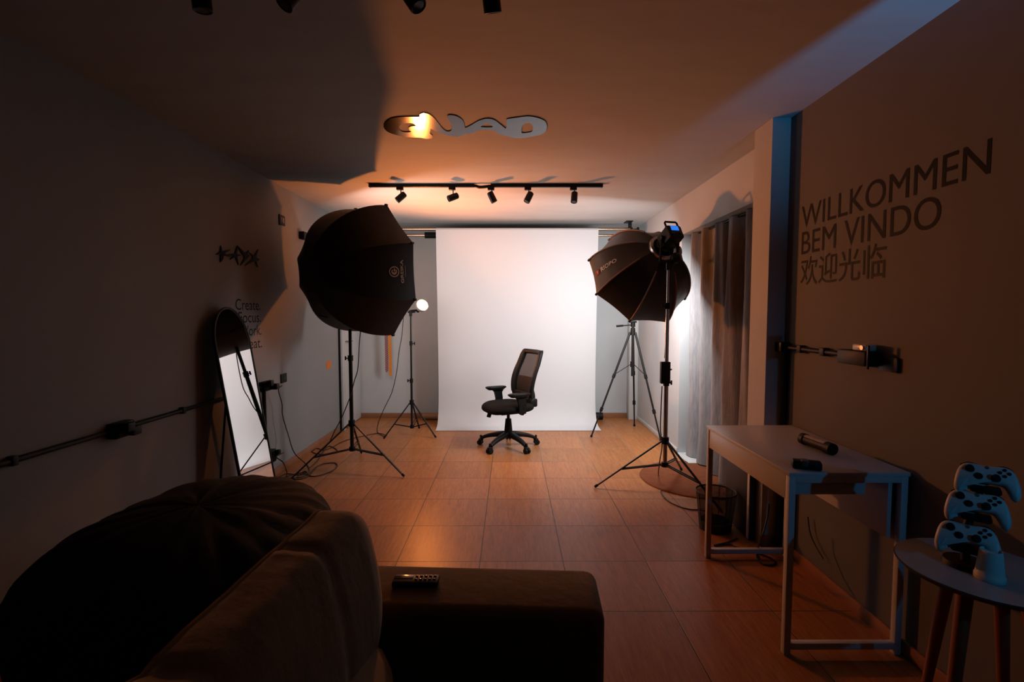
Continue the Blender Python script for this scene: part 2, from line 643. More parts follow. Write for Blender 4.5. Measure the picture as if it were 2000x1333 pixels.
# glazed balcony door behind the curtain
d2 = MB()
for y0, y1 in ((YP1 + 0.02, YP1 + 0.09), (3.81, 3.88), (YJ - 0.09, YJ - 0.02)):
    d2.box((2.02, y0, 0.012), (2.06, y1, ZL - 0.01))
d2.box((2.02, YP1 + 0.02, ZL - 0.08), (2.06, YJ - 0.02, ZL - 0.01))
d2.box((2.02, YP1 + 0.02, 0.012), (2.06, YJ - 0.02, 0.08))
d2 = struct(d2.build('door_2', M_METALB))
MB().box((2.035, YP1 + 0.05, 0.05), (2.045, YJ - 0.05, ZL - 0.04)).build('pane', M_GLASS, d2)
struct(MB().box((XF + 0.14, YP1, ZL), (2.2, YJ, ZL + 0.1)).build('trim_4', M_WALL))


# ------------------------------------------------------------------ writing on the walls
def wall_text(body, side, y0, y1, z0, z1, label, material=M_MATTE, bold=0.0, cap=True):
    """y0 is the start of the line as one reads it, y1 its end; z0 baseline, z1 top of the capitals"""
    me = text_mesh(body, bold)
    x0, x1, b0, b1 = bounds(me)
    if cap:   # scale on capital height, baseline at 0
        b0 = 0.0
        cm = text_mesh('E', bold); _, _, _, b1 = bounds(cm)
        bpy.data.meshes.remove(cm)
    X = XL + 0.0012 if side == 'L' else XN - 0.0012

    def fn(c):
        return Vector((X, y0 + (c.x - x0) / (x1 - x0) * (y1 - y0), z0 + (c.y - b0) / (b1 - b0) * (z1 - z0)))
    o = MB().addmesh(me, fn).build('wall_lettering', material, smooth=0)
    o.data.transform(Matrix.Translation((0, 0, 0)))
    bpy.data.meshes.remove(me)
    solo(o, label, 'wall lettering', 'black lettering stuck on the walls')
    return o


def yr(px, py=690): return at(px, py, X=XN).y
def yl(px, py=740): return at(px, py, X=XL).y
def zr(px, py): return at(px, py, X=XN).z
def zl(px, py): return at(px, py, X=XL).z


wall_text('WILLKOMMEN', 'R', yr(1566, 425), yr(1936, 305), (zr(1570, 445) + zr(1932, 339)) / 2, (zr(1568, 404) + zr(1932, 271)) / 2,
          'black vinyl word WILLKOMMEN, top line on the right wall', M_MATTE)
wall_text('BEM VINDO', 'R', yr(1566, 478), yr(1838, 420), (zr(1567, 498) + zr(1800, 450)) / 2, (zr(1567, 456) + zr(1750, 402)) / 2,
          'black vinyl words BEM VINDO, middle line on the right wall', M_MATTE)
wall_text('欢迎光临', 'R', yr(1564, 535), yr(1731, 510), zr(1600, 555), zr(1600, 497),
          'four glossy black Chinese characters, bottom line on the right wall', M_GLOSSV, 0.004, cap=False)
LT = [('Create.', 460, 508.5, 606.5), ('Focus.', 466, 509.5, 630), ('Work.', 468, 510.5, 655), ('Repeat.', 456, 511.5, 680)]
for body, xa, xb, yb_ in LT:
    z = zl(505, yb_ - 0.5)
    wall_text(body, 'L', yl(xa, yb_), yl(xb, yb_), z, z + 0.0775,
              'small black vinyl word %s on the left wall%s' % (body, ', topmost of four lines' if body == 'Create.' else ', lowest line, half hidden by the mirror' if body == 'Repeat.' else ' above the mirror' if body == 'Focus.' else ', third line beside the mirror'))


# spiky logo of four star letters on the left wall
def star_logo():
    mb = MB()
    S = 5.5562

    def pp(x, y):
        p = at(400 + x / S, 460 + y / S, X=XL)
        return p
    polys = [
        [(163, 112), (180, 172), (272, 155), (205, 192), (215, 205), (285, 235), (196, 218), (182, 268), (160, 292), (160, 210), (108, 208), (158, 182)],
        [(345, 112), (316, 196), (222, 208), (300, 222), (262, 266), (318, 234), (356, 322), (340, 226), (398, 216), (338, 202), (348, 128), (390, 196), (400, 182)],
        [(345, 112), (392, 200), (412, 215), (418, 250), (378, 328), (440, 262), (478, 216), (452, 208), (470, 160), (430, 194)],
        [(470, 185), (512, 232), (505, 250), (425, 330), (512, 285), (540, 290), (566, 345), (552, 285), (586, 264), (548, 238), (570, 152), (528, 222)],
    ]
    for pg in polys:
        pts = [pp(*q) for q in pg]
        vs = [mb.bm.verts.new((XL + 0.001, p.y, p.z)) for p in pts]
        f = mb.bm.faces.new(vs)
        r = bmesh.ops.extrude_face_region(mb.bm, geom=[f])
        for v in r['geom']:
            if isinstance(v, bmesh.types.BMVert):
                v.co.x += 0.008
    bmesh.ops.triangulate(mb.bm, faces=[f for f in mb.bm.faces if len(f.verts) > 4])
    return mb.build('star_logo', M_BLACK, smooth=0)


solo(star_logo(), 'spiky black logo of four linked star shapes on the left wall', 'wall logo')


# mirrored logo fixed under the ceiling
def ceiling_sign():
    outer = [(248, 235), (255, 205), (280, 178), (320, 155), (370, 145), (430, 140), (520, 138), (600, 140), (598, 122), (612, 108),
             (640, 102), (680, 110), (720, 135), (755, 170), (790, 215), (820, 250), (850, 275), (880, 282), (905, 272), (912, 250),
             (905, 220), (890, 185), (870, 150), (870, 130), (890, 122), (930, 125), (975, 140), (1010, 165), (1030, 195), (1042, 244),
             (1062, 240), (1110, 215), (1160, 185), (1210, 165), (1260, 157), (1310, 163), (1350, 185), (1385, 212), (1420, 240),
             (1438, 252), (1446, 225), (1442, 178), (1450, 162), (1490, 155), (1560, 145), (1640, 135), (1700, 138), (1770, 155), (1820, 180),
             (1840, 220), (1838, 260), (1820, 290), (1770, 315), (1680, 335), (1600, 347), (1530, 345), (1475, 335), (1440, 322),
             (1400, 315), (1360, 300), (1315, 270), (1250, 268), (1190, 270), (1150, 280), (1110, 300), (1060, 308), (1035, 310),
             (1010, 325), (960, 332), (910, 328), (860, 318), (800, 300), (760, 280), (725, 265), (705, 255), (703, 275), (695, 300),
             (715, 315), (725, 330), (720, 345), (690, 353), (650, 352), (610, 343), (540, 340), (470, 337), (390, 322), (330, 305),
             (285, 285), (258, 260)]
    holes = [[(400, 235), (415, 215), (450, 202), (500, 200), (540, 205), (560, 228), (530, 230), (505, 237), (492, 250), (500, 270),
              (515, 285), (480, 290), (430, 285), (405, 265)],
             [(1195, 238), (1225, 215), (1255, 200), (1285, 215), (1310, 240)],
             [(1600, 225), (1640, 198), (1670, 200), (1700, 222), (1703, 260), (1690, 285), (1640, 295), (1600, 298), (1592, 280)]]
    zc = HC - 0.0025
    cu = bpy.data.curves.new('sign_outline', 'CURVE')
    cu.dimensions = '2D'
    cu.fill_mode = 'BOTH'
    cu.extrude = 0.002
    for lp in [outer] + holes:
        s = cu.splines.new('POLY')
        s.use_cyclic_u = True
        pts = [at(700 + x / 5, 200 + y / 5, Z=zc) for x, y in lp]
        pts = catmull([(p.x, p.y, 0) for p in pts], 3, True)
        s.points.add(len(pts) - 1)
        for i, p in enumerate(pts):
            s.points[i].co = (p.x, p.y, 0, 1)
    o = bpy.data.objects.new('sign_outline', cu)
    col.objects.link(o)
    bpy.context.view_layer.update()
    dg = bpy.context.evaluated_depsgraph_get()
    me = bpy.data.meshes.new_from_object(o.evaluated_get(dg))
    bpy.data.objects.remove(o)
    mb = MB().addmesh(me, lambda c: Vector((c.x, c.y, c.z + zc)))
    ob = mb.build('ceiling_logo', M_SIGN, smooth=0)
    return ob


solo(ceiling_sign(), 'smoked mirror acrylic logo of rounded letters stuck flat on the ceiling', 'logo sign')


# ------------------------------------------------------------------ track lights
def track(name_label, ya, yb, xa, xb, sag, group, heads, hl):
    r = thing('lighting_track', name_label, 'light track', ((xa + xb) / 2, (ya + yb) / 2, HC), world=True)
    mid = (xa + xb) / 2 - 0.03
    z = HC - 0.014
    MB().box((xa, ya - 0.017, z - 0.013), (mid - 0.07, ya + 0.017, HC), 0.002).build('rail', M_BLACK, r)
    MB().box((mid + 0.07, yb - 0.017, z - 0.013), (xb, yb + 0.017, HC), 0.002).build('rail', M_BLACK, r)
    pts = catmull([(mid - 0.20, ya, z), (mid - 0.07, ya, z - 0.002), (mid - 0.02, (ya + yb) / 2, z - sag), (mid + 0.07, yb, z - 0.004), (mid + 0.12, yb, z)], 6)
    MB().tube(pts, 0.013, 8).build('joint', M_BLACK, r)
    MB().box((xa - 0.006, ya - 0.019, z - 0.015), (xa + 0.006, ya + 0.019, HC - 0.001), 0.002).build('end_cap', M_BLACK, r)
    MB().box((xb - 0.006, yb - 0.019, z - 0.015), (xb + 0.006, yb + 0.019, HC - 0.001), 0.002).build('end_cap', M_BLACK, r)
    for i, (x, d, lab) in enumerate(heads):
        y = ya if x < mid else yb
        zt = z - 0.013
        t = thing('spotlight', lab, 'spotlight', (x, y, zt), group=group)
        MB().box((-0.028, -0.017, -0.024), (0.028, 0.017, 0.0), 0.003).build('adapter', M_BLACK, t)
        MB().cyl((0.008, 0, -0.024), (0.008, 0, -0.062), 0.0045, n=10).build('stem', M_BLACK, t)
        d = Vector(d).normalized()
        c = Vector((0.008, 0, -0.082))
        M = d.to_track_quat('Z', 'Y').to_matrix().to_4x4()
        hd = MB().lathe([(0.020, -0.046), (0.0265, -0.040), (0.0275, 0.0), (0.0275, 0.046), (0.025, 0.047), (0.023, 0.043)], c, 20, M)
        hd.build('lamp_head', M_METALB, t)
        MB().lathe([(0.019, 0.0435), (0.019, 0.045)], c, 18, M).build('lens', M_GLASS, t)


pl, pr = at(724, 361, Z=HC), at(1177, 358, Z=HC)
ys = (pl.y + pr.y) / 2


def xt(px): return at(px, 360, Y=ys).x


track('black ceiling track of two joined rails with five small spotlights', ys, ys, pl.x, pr.x, 0.012, 'spotlights on the far ceiling track',
      [(xt(781), (-0.65, -0.15, -0.6), 'first spotlight from the left on the far track, aimed down and left'),
       (xt(883), (-0.9, -0.35, -0.42), 'second spotlight from the left on the far track, nearly level'),
       (xt(959), (0.42, 0.1, -0.85), 'middle spotlight of the far track, leaning to the right'),
       (xt(1031), (-0.42, -0.2, -0.85), 'fourth spotlight from the left on the far track, leaning left'),
       (xt(1120), (-0.10, -0.3, -0.9), 'rightmost spotlight of the far track, hanging almost straight down')], None)


def x2(px): return at(px, 0, Y=1.58).x


track('black ceiling track just above the top edge of the photo', 1.57, 1.57, -1.25, 0.35, 0.012, 'spotlights on the near ceiling track',
      [(x2(396) - 0.008, (0.05, 0.1, -0.95), 'leftmost black spotlight poking in at the top edge'),
       (x2(574) - 0.008, (-0.35, -0.3, -0.7), 'second black spotlight from the left at the top edge'),
       (x2(803) - 0.008, (0.5, -0.1, -0.75), 'tilted black spotlight at the top edge above the ceiling logo'),
       (x2(959) - 0.008, (0.1, 0.4, -0.75), 'rightmost black spotlight barely showing at the top edge')], None)


# blue lamp on the right wall, just outside the frame: unseen plate added to cut the beam's left edge
t = thing('wall_lamp', 'blue wall lamp on the right wall beside the camera, with an added beam-cutting plate', 'wall lamp', (XN, BLUE.y, BLUE.z), world=True)
MB().box((XN - 0.03, BLUE.y - 0.12, BLUE.z - 0.06), (XN, BLUE.y - 0.05, BLUE.z + 0.06), 0.006).build('backplate', M_BLACK, t)
MB().box((XN - 0.070, BLUE.y - 0.12, BLUE.z - 0.02), (XN - 0.064, BLUE.y + 0.26, BLUE.z + 0.75), 0.002).build('beam_cut_plate', M_BLACK, t)
MB().bar((XN - 0.067, BLUE.y - 0.10, BLUE.z), (XN - 0.015, BLUE.y - 0.10, BLUE.z), 0.02).build('arm', M_BLACK, t)


# ------------------------------------------------------------------ stands
def light_stand(label, x, y, ends, zj, zb, ztop, sections, mat_pole, mat_leg, rp=0.0125, foot_r=0.009, knob_dir=(1, 0.2, 0), group='studio light stands'):
    r = thing('light_stand', label, 'light stand', (x, y, 0), group=group)
    P = lambda z: Vector((0, 0, z))
    zs = [zb] + sections + [ztop]
    rad = rp
    for i in range(len(zs) - 1):
        MB().cyl(P(zs[i] - (0.03 if i else 0)), P(zs[i + 1]), rad, n=16).build('pole', mat_pole, r)
        if i < len(zs) - 2:
            kd = Vector(knob_dir).normalized() * (1 if i % 2 else -1)
            MB().cyl(P(zs[i + 1] - 0.035), P(zs[i + 1] + 0.012), rad + 0.006, n=16).build('collar', M_BLACK, r)
            k = MB().cyl(P(zs[i + 1] - 0.012), P(zs[i + 1] - 0.012) + kd * 0.035, 0.005, n=10)
            k.bar(P(zs[i + 1] - 0.012) + kd * 0.035, P(zs[i + 1] - 0.012) + kd * 0.047, 0.012, 0.034, bevel=0.003)
            k.build('knob', M_BLACK, r)
        rad *= 0.84
    MB().cyl(P(zj - 0.02), P(zj + 0.03), rp + 0.011, n=18).build('collar', M_BLACK, r)
    MB().cyl(P(zb - 0.004), P(zb + 0.03), rp + 0.009, n=18).build('collar', M_BLACK, r)
    for (ex, ey) in ends:
        e = Vector((ex - x, ey - y, 0.010))
        hdir = Vector((e.x, e.y, 0)).normalized()
        a = P(zj) + hdir * (rp + 0.008)
        leg = MB()
        leg.bar(a, e, 0.017, 0.011, up=(0, 0, 1), bevel=0.003)
        lg = leg.build('leg', mat_leg, r)
        dv = (e - a).normalized()
        MB().tube([e - dv * 0.03, e - dv * 0.004], 0.0105, 10).build('rubber_foot', M_BLACK, lg)
        m = a.lerp(e, 0.60)
        b = P(zb + 0.012) + hdir * (rp + 0.006)
        br_ = MB()
        side = hdir.cross(Vector((0, 0, 1))) * 0.011
        br_.bar(b + side, m + side, 0.006, 0.010)
        br_.bar(b - side, m - side, 0.006, 0.010)
        br_.build('brace', mat_leg, r)
    return r


def fl_(px, py):
    p = at(px, py, Z=0.0)
    return (p.x, p.y)


g_ends = [fl_(563.7, 942.5), fl_(790, 933.7), fl_(706, 887)]
GX, GY = sum(e[0] for e in g_ends) / 3, sum(e[1] for e in g_ends) / 3
light_stand('black light stand with spread legs holding the big left softbox', GX, GY, g_ends, at(687, 828, Y=GY).z, at(687, 880, Y=GY).z, 1.72,
            [0.98, 1.42], M_STANDB, M_STANDB, 0.0165, knob_dir=(1, 0.1, 0))
b_ends = [fl_(749, 859.3), fl_(851.7, 857.2)]
BX, BY = (b_ends[0][0] + b_ends[1][0]) / 2 - 0.005, b_ends[0][1] + 0.165
b_ends.append((BX + 0.02, BY + 0.32))
BULB = at(822, 600, Y=BY - 0.02)
light_stand('slim black light stand carrying the glowing bulb, left of the backdrop', BX, BY, b_ends, at(805, 787, Y=BY).z, at(805, 836, Y=BY).z, BULB.z - 0.085,
            [at(805, 742, Y=BY).z, at(805, 669, Y=BY).z], M_METALB, M_METALB, 0.0125, knob_dir=(1, -0.2, 0))
r_ends = [fl_(1161, 954.5), fl_(1331, 920)]
dd = Vector((r_ends[1][0] - r_ends[0][0], r_ends[1][1] - r_ends[0][1], 0))
mid = Vector((r_ends[0][0] + r_ends[1][0], r_ends[0][1] + r_ends[1][1], 0)) / 2
pz = Vector((dd.y, -dd.x, 0)).normalized()
rr = dd.length / math.sqrt(3)
RC = mid + pz * rr / 2
r_ends.append((RC.x + pz.x * rr, RC.y + pz.y * rr))
RX, RY = RC.x, RC.y
light_stand('steel light stand on the right carrying the lit softbox and its lamp head', RX, RY, r_ends, at(1294, 862, Y=RY).z, at(1294, 911, Y=RY).z, at(1298, 516, Y=RY).z,
            [at(1294, 745, Y=RY).z, at(1296, 595, Y=RY).z], M_STEEL, M_STANDB, 0.0165, knob_dir=(-1, -0.15, 0))

# bulb in its holder
t = thing('bulb_lamp', 'round amber bulb glowing in a tilting holder with an added light-cutting cup beside the left softbox', 'lamp', (BX, BY, BULB.z - 0.09), world=True)
AX = Vector((0.48, -0.77, 0.42)).normalized()       # the bulb points into the room
hb = MB().cyl((BX, BY, BULB.z - 0.10), (BX, BY, BULB.z - 0.035), 0.016)
hb.cyl((BX - 0.03, BY, BULB.z - 0.055), (BX + 0.03, BY, BULB.z - 0.055), 0.010, n=12)
hb.build('bracket', M_BLACK, t)
MB().cyl((BX + 0.02, BY, BULB.z - 0.055), (BX + 0.05, BY, BULB.z - 0.058), 0.006, n=10).build('knob', M_BLACK, t)
sk = BULB - AX * 0.10
sk2 = MB().tube([sk, BULB - AX * 0.055], [0.021, 0.023], 16)
sk2.tube([Vector((BX, BY, BULB.z - 0.042)), sk + AX * 0.015], 0.012, 10)
sk2.build('socket', M_BLACK, t)
QB = AX.to_track_quat('Z', 'Y').to_matrix().to_4x4()
MB().lathe([(0.022, -0.06), (0.045, -0.022), (0.060, 0.0), (0.0625, 0.051), (0.0605, 0.051), (0.054, -0.004)], BULB, 28, QB, True, False).build('bulb_base_cup', M_BASE, t)  # base rim raised into a cup, added to cut the bulb's side light
MB().lathe([(0.054 * math.cos(R(a_)), 0.054 * math.sin(R(a_)) + 0.001) for a_ in (0, 12, 24, 36, 48, 60, 72, 84)], BULB, 28, QB, False, True).build('bulb', M_BULB, t)


# ------------------------------------------------------------------ octagonal softboxes
class Octa:
    """octagonal umbrella shell: hub at the back, rim in front along the axis n"""

    def __init__(s, hub, n, up, R_, D, r0, p, q, roll=22.5):
        s.hub, s.n = Vector(hub), Vector(n).normalized()
        s.x = Vector(up).cross(s.n).normalized() * -1      # screen-right for an axis pointing away
        s.y = s.x.cross(s.n) if s.x.cross(s.n).z > 0 else s.n.cross(s.x)
        s.R, s.D, s.r0, s.p, s.q, s.roll = R_, D, r0, p, q, roll

    def prof(s, t):
        k = (1 - (1 - t) ** s.p) ** (1 / s.q)
        return s.r0 + (s.R - s.r0) * k, s.D * t

    def rib(s, k, t):
        a = R(s.roll + 45 * k)
        r, d = s.prof(t)
        return s.hub + s.n * d + (s.x * math.cos(a) + s.y * math.sin(a)) * r

    def surf(s, k, w_, t, sag=0.0):
        p = s.rib(k, t).lerp(s.rib(k + 1, t), w_)
        if sag:
            c = s.hub + s.n * s.prof(t)[1]
            p = p + (c - p).normalized() * sag * 4 * w_ * (1 - w_)
        return p

    def shell(s, nt=16, sag=0.012):
        mb = MB()
        ts = [(i / nt) ** 1.6 for i in range(nt + 1)]

        def fn(u, v):
            a = u * 8
            k = int(a) % 8
            return s.surf(k, a - int(a), ts[round(v * nt)], sag)
        mb.grid(fn, 48, nt, closed_u=True)
        mb.bm.verts.index_update()
        return mb

    def disc(s, t, inset=0.0, fwd=0.0):
        mb = MB()
        c = s.hub + s.n * (s.prof(t)[1] + fwd)
        P = [s.rib(k, t) + s.n * fwd for k in range(8)]
        P = [p + (c - p).normalized() * inset for p in P]
        cv = mb.bm.verts.new(c)
        vs = [mb.bm.verts.new(p) for p in P]
        for k in range(8):
            mb.bm.faces.new((cv, vs[k], vs[(k + 1) % 8]))
        return mb

    def decal(s, mb, me, k, w0, t0, scale, xdir, box=None, lift=0.004):
        """lay flat mesh on panel k; xdir 'rim' reads along the rim, 'hub' reads towards the hub"""
        b = box or bounds(me)
        cx, cy = (b[0] + b[1]) / 2, (b[2] + b[3]) / 2
        L = (s.surf(k, w0, t0 + 0.05) - s.surf(k, w0, t0 - 0.05)).length / 0.1
        chord = (s.rib(k + 1, t0) - s.rib(k, t0)).length
        nrm = (s.rib(k + 1, t0) - s.rib(k, t0)).cross(s.surf(k, w0, t0 + 0.05) - s.surf(k, w0, t0 - 0.05)).normalized()
        if nrm.dot(s.surf(k, w0, t0) - (s.hub + s.n * s.prof(t0)[1])) < 0:
            nrm = -nrm

        def fn(c):
            u, v = (c.x - cx) * scale, (c.y - cy) * scale
            if xdir == 'rim':
                return s.surf(k, w0 + u / chord, t0 - v / L, 0.012) + nrm * lift
            return s.surf(k, w0 - v / chord, t0 - u / L, 0.012) + nrm * lift
        mb.addmesh(me, fn)


# large softbox on the left, seen from behind
gn = Vector((0.650, 0.755, 0.091)).normalized()
G_C = Vector((-1.177, 4.33, 1.714))
G_R, G_D = 0.585, 0.598
og = Octa(G_C - gn * G_D, gn, (0, 0, 1), G_R, G_D, 0.115, 2.0, 2.0, roll=19.05)
t = thing('softbox', 'big black octagonal softbox on the left, seen from behind', 'softbox', (GX, GY, G_C.z - G_R), world=True, group='octagonal softboxes')
og.shell().build('canopy', M_CLOTHB, t, smooth=24)
og.disc(0.0).build('hub_cover', M_CLOTHB, t)
og.disc(0.95, 0.03).build('diffuser', M_DIFF_OFF, t)
for k in range(8):
    rb = MB().tube([og.rib(k, 1.0), og.rib(k, 0.965)], 0.011, 8)
    rb.build('rib_tip', M_BLACK, t)
c0 = og.surf(4, 0.2, 0.35)
hdl = MB().tube(catmull([og.surf(5, 0.1, 0.18) , og.surf(5, 0.35, 0.16) + Vector((-0.02, -0.02, 0)), og.surf(5, 0.6, 0.18)], 6), 0.006, 8)
hdl.build('zip_pull', M_BLACK, t)
LK = 7         # panel that carries the print
mbp = MB()
me = text_mesh('GREIKA', 0.02)
me.transform(Matrix.Diagonal((1.5, 1.0, 1.0, 1.0)))
og.decal(mbp, me, LK, 0.51, 0.812, 0.036, 'rim')
cu2 = MB()
n_ = 30
A_ = [cu2.bm.verts.new((0.5 * math.cos(2 * math.pi * i / n_), 0.5 * math.sin(2 * math.pi * i / n_), 0)) for i in range(n_)]
B_ = [cu2.bm.verts.new((0.40 * math.cos(2 * math.pi * i / n_), 0.40 * math.sin(2 * math.pi * i / n_), 0)) for i in range(n_)]
for i in range(n_):
    cu2.bm.faces.new((A_[i], A_[(i + 1) % n_], B_[(i + 1) % n_], B_[i]))
C_ = [cu2.bm.verts.new((0.28 * math.cos(a) + 0.0, 0.28 * math.sin(a), 0)) for a in [R(40 + 280 * i / 20) for i in range(21)]]
D_ = [cu2.bm.verts.new((0.13 * math.cos(a) + 0.05, 0.15 * math.sin(a), 0)) for a in [R(40 + 280 * i / 20) for i in range(21)]]
for i in range(20):
    cu2.bm.faces.new((C_[i], C_[i + 1], D_[i + 1], D_[i]))
cu2.bm.faces.new([cu2.bm.verts.new(p) for p in ((0.02, -0.08, 0), (0.3, -0.08, 0), (0.3, 0.04, 0), (0.02, 0.04, 0))])
tm = bpy.data.meshes.new('emblem'); cu2.bm.to_mesh(tm); cu2.bm.free()
og.decal(mbp, tm, LK, 0.51, 0.705, 0.085, 'rim', box=(-0.5, 0.5, -0.5, 0.5))
sq = MB().box((-4.5, -0.18, 0), (4.5, 0.18, 0.001)); tm = bpy.data.meshes.new('underline'); sq.bm.to_mesh(tm); sq.bm.free()
og.decal(mbp, tm, LK, 0.51, 0.862, 0.010, 'rim', box=(-4.5, 4.5, -0.18, 0.18))
pr_ = mbp.build('brand_print', M_PRINT, t, smooth=0)
pr_['label'] = 'pale orange round emblem and word printed on black fabric'

# lit softbox on the right
rn = Vector((-0.246, 0.820, -0.518)).normalized()
R_H = Vector((1.167, 3.83, 1.845))
R_R, R_D = 0.440, 0.418
orr = Octa(R_H, rn, (0, 0, 1), R_R, R_D, 0.10, 1.7, 1.5, roll=19.97)
t = thing('softbox', 'lit black octagonal softbox on the right, tilted down towards the backdrop', 'softbox', tuple(R_H + rn * 0.25), world=True, group='octagonal softboxes')
orr.shell().build('canopy', M_CLOTHR, t, smooth=24)
dfo = orr.disc(0.95, 0.03).build('diffuser', M_DIFF_ON, t)
dfo['label'] = 'glowing white front diffuser'
for k in range(8):
    pts = []
    for i in range(15):
        tt = 0.10 + 0.86 * i / 14
        p = orr.rib(k, tt)
        o_ = (p - (orr.hub + orr.n * orr.prof(tt)[1])).normalized()
        pts.append(p + o_ * 0.002)
    MB().tube(pts, 0.0066, 8).build('rib', M_RIB, t)
    MB().tube([orr.rib(k, 1.0) + (orr.rib(k, 1.0) - orr.hub).normalized() * 0.006, orr.rib(k, 0.95)], 0.010, 8).build('rib_tip', M_BLACK, t)
M4 = rn.to_track_quat('Z', 'Y').to_matrix().to_4x4()
MB().lathe([(0.085, -0.02), (0.108, -0.018), (0.112, 0.0), (0.108, 0.022), (0.09, 0.024), (0.085, -0.02)], R_H, 36, M4, False, False).build('speed_ring', M_STEEL, t)
MB().lathe([(0.03, 0.0), (0.105, 0.004), (0.105, 0.01), (0.03, 0.006)], R_H, 36, M4, False, False).build('hub_cover', M_CLOTHB, t)
mbp = MB()
LR = 3
me = text_mesh('RIOPO', 0.015, spacing=1.05)
orr.decal(mbp, me, LR, 0.50, 0.585, 0.052, 'hub')
o_ = mbp.build('brand_print', M_PRINTW, t, smooth=0)
o_['label'] = 'white brand word printed along the upper left panel'
mbp = MB()
sq = MB().box((-0.5, -0.5, 0), (0.5, 0.5, 0.001)); tm = bpy.data.meshes.new('mark'); sq.bm.to_mesh(tm); sq.bm.free()
orr.decal(mbp, tm, LR, 0.50, 0.845, 0.042, 'hub', box=(-0.5, 0.5, -0.5, 0.5))
mk = mbp.build('brand_mark', M_PRINTR, t, smooth=0)
mk['label'] = 'small red square mark'
mbp = MB()
me = text_mesh('T', 0.02)
orr.decal(mbp, me, LR, 0.50, 0.845, 0.036, 'hub', lift=0.006)
mbp.build('mark_letter', M_PRINTW, mk, smooth=0)

# lamp head behind it
hb_ = -rn
hx = Vector((0, 0, 1)).cross(hb_).normalized()
hy = hb_.cross(hx).normalized()
MH = Matrix((hx, hy, hb_)).transposed().to_4x4()
MH.translation = R_H
t = thing('studio_lamp', 'black lamp head with a small blue screen and carry handle behind the lit softbox', 'studio lamp', (RX, RY, at(1298, 516, Y=RY).z), world=True)
MB().lathe([(0.062, 0.0), (0.068, 0.01), (0.068, 0.045), (0.055, 0.055)], R_H, 28, MH.to_3x3().to_4x4()).build('mount_collar', M_STANDB, t)
MB().box((-0.062, -0.048, 0.05), (0.062, 0.062, 0.20), 0.012, MH).build('housing', M_BLACK, t)
zz = 0.2005
MB().box((-0.032, 0.012, 0.199), (0.032, 0.052, zz + 0.001), 0.001, MH).build('screen', M_SCREEN, t)
for kx in (-0.03, 0.03):
    kn = MB()
    kn.lathe([(0.011, zz), (0.010, zz + 0.012)], R_H, 16, (MH.to_3x3() @ Matrix.Identity(3)).to_4x4() @ Matrix.Translation((kx, -0.018, 0)))
    kn.build('dial', M_METALB, t)
hp = [MH @ Vector(p) for p in ((-0.05, 0.058, 0.08), (-0.053, 0.105, 0.075), (-0.04, 0.115, 0.085), (-0.04, 0.115, 0.18), (-0.052, 0.108, 0.19), (-0.05, 0.058, 0.185))]
hp = [MH @ Vector(p) for p in ((-0.052, 0.058, 0.18), (-0.052, 0.098, 0.18), (-0.044, 0.108, 0.18), (0.044, 0.108, 0.18), (0.052, 0.098, 0.18), (0.052, 0.058, 0.18))]
MB().tube(hp, 0.0075, 10).build('handle', M_BLACK, t)
top = Vector((RX, RY, at(1298, 516, Y=RY).z))
cen = MH @ Vector((0, 0, 0.12))
yk = MB()
yk.cyl(top - Vector((0, 0, 0.045)), top + Vector((0, 0, 0.02)), 0.021, n=18)
yk.build('spigot_clamp', M_STANDB, t)
yk = MB()
for sgn in (-1, 1):
    s0 = cen + hx * (0.072 * sgn)
    yk.tube([top + Vector((0, 0, 0.01)), top + hx * (0.072 * sgn) + Vector((0, 0, 0.02)), s0], 0.010, 8)
    yk.cyl(s0 - hx * (0.012 * sgn), s0 + hx * (0.016 * sgn), 0.020, n=16)
yk.build('yoke', M_BLACK, t)
ps = top + Vector((0.055, 0.01, 0.045))
MB().sphere(ps, 0.042, 0.9, 0.9, 1.0).build('tilt_knob', M_BLACK, t)

# power brick clipped to the right stand
zb_ = at(1296, 727, Y=RY).z
t = thing('power_brick', 'black power adapter clamped to the pole of the right light stand', 'power adapter', (RX - 0.03, RY - 0.03, zb_ - 0.08), world=True)
MB().box((RX - 0.058, RY - 0.062, zb_ - 0.082), (RX + 0.012, RY - 0.020, zb_ + 0.082), 0.005).build('case', M_BLACK, t)
MB().bar((RX + 0.006, RY - 0.03, zb_ + 0.02), (RX + 0.034, RY + 0.0, zb_ + 0.02), 0.02, 0.012, bevel=0.003).build('clip', M_STANDB, t)

# ------------------------------------------------------------------ camera tripod near the right back corner
hub = at(1235, 646, Y=5.42)
tr = [Vector((*fl_(1154.5, 856), 0)), Vector((*fl_(1239, 834), 0)), Vector((1.575, 5.10, 0))]
ctr = (tr[0] + tr[1] + tr[2]) / 3
hub = at(1236, 646, Y=ctr.y)
t = thing('tripod', 'black camera tripod with a pan handle standing behind the lit softbox', 'tripod', (hub.x, hub.y, 0), world=True)
MB().cyl(hub + Vector((0, 0, -0.05)), hub + Vector((0, 0, 0.03)), 0.030, 0.024, n=18).build('shoulder', M_BLACK, t)
MB().cyl(hub + Vector((0, 0, -0.50)), hub + Vector((0, 0, 0.06)), 0.014, n=14).build('centre_column', M_METALB, t)
sp = hub + Vector((0, 0, -0.37))
MB().cyl(sp - Vector((0, 0, 0.03)), sp + Vector((0, 0, 0.03)), 0.024, n=16).build('spreader_hub', M_BLACK, t)
hd = MB().cyl(hub + Vector((0, 0, 0.04)), hub + Vector((0, 0, 0.085)), 0.026, n=18)
hd.box(tuple(hub + Vector((-0.035, -0.03, 0.085))), tuple(hub + Vector((0.035, 0.03, 0.105))), 0.004)
hd.build('pan_head', M_BLACK, t)
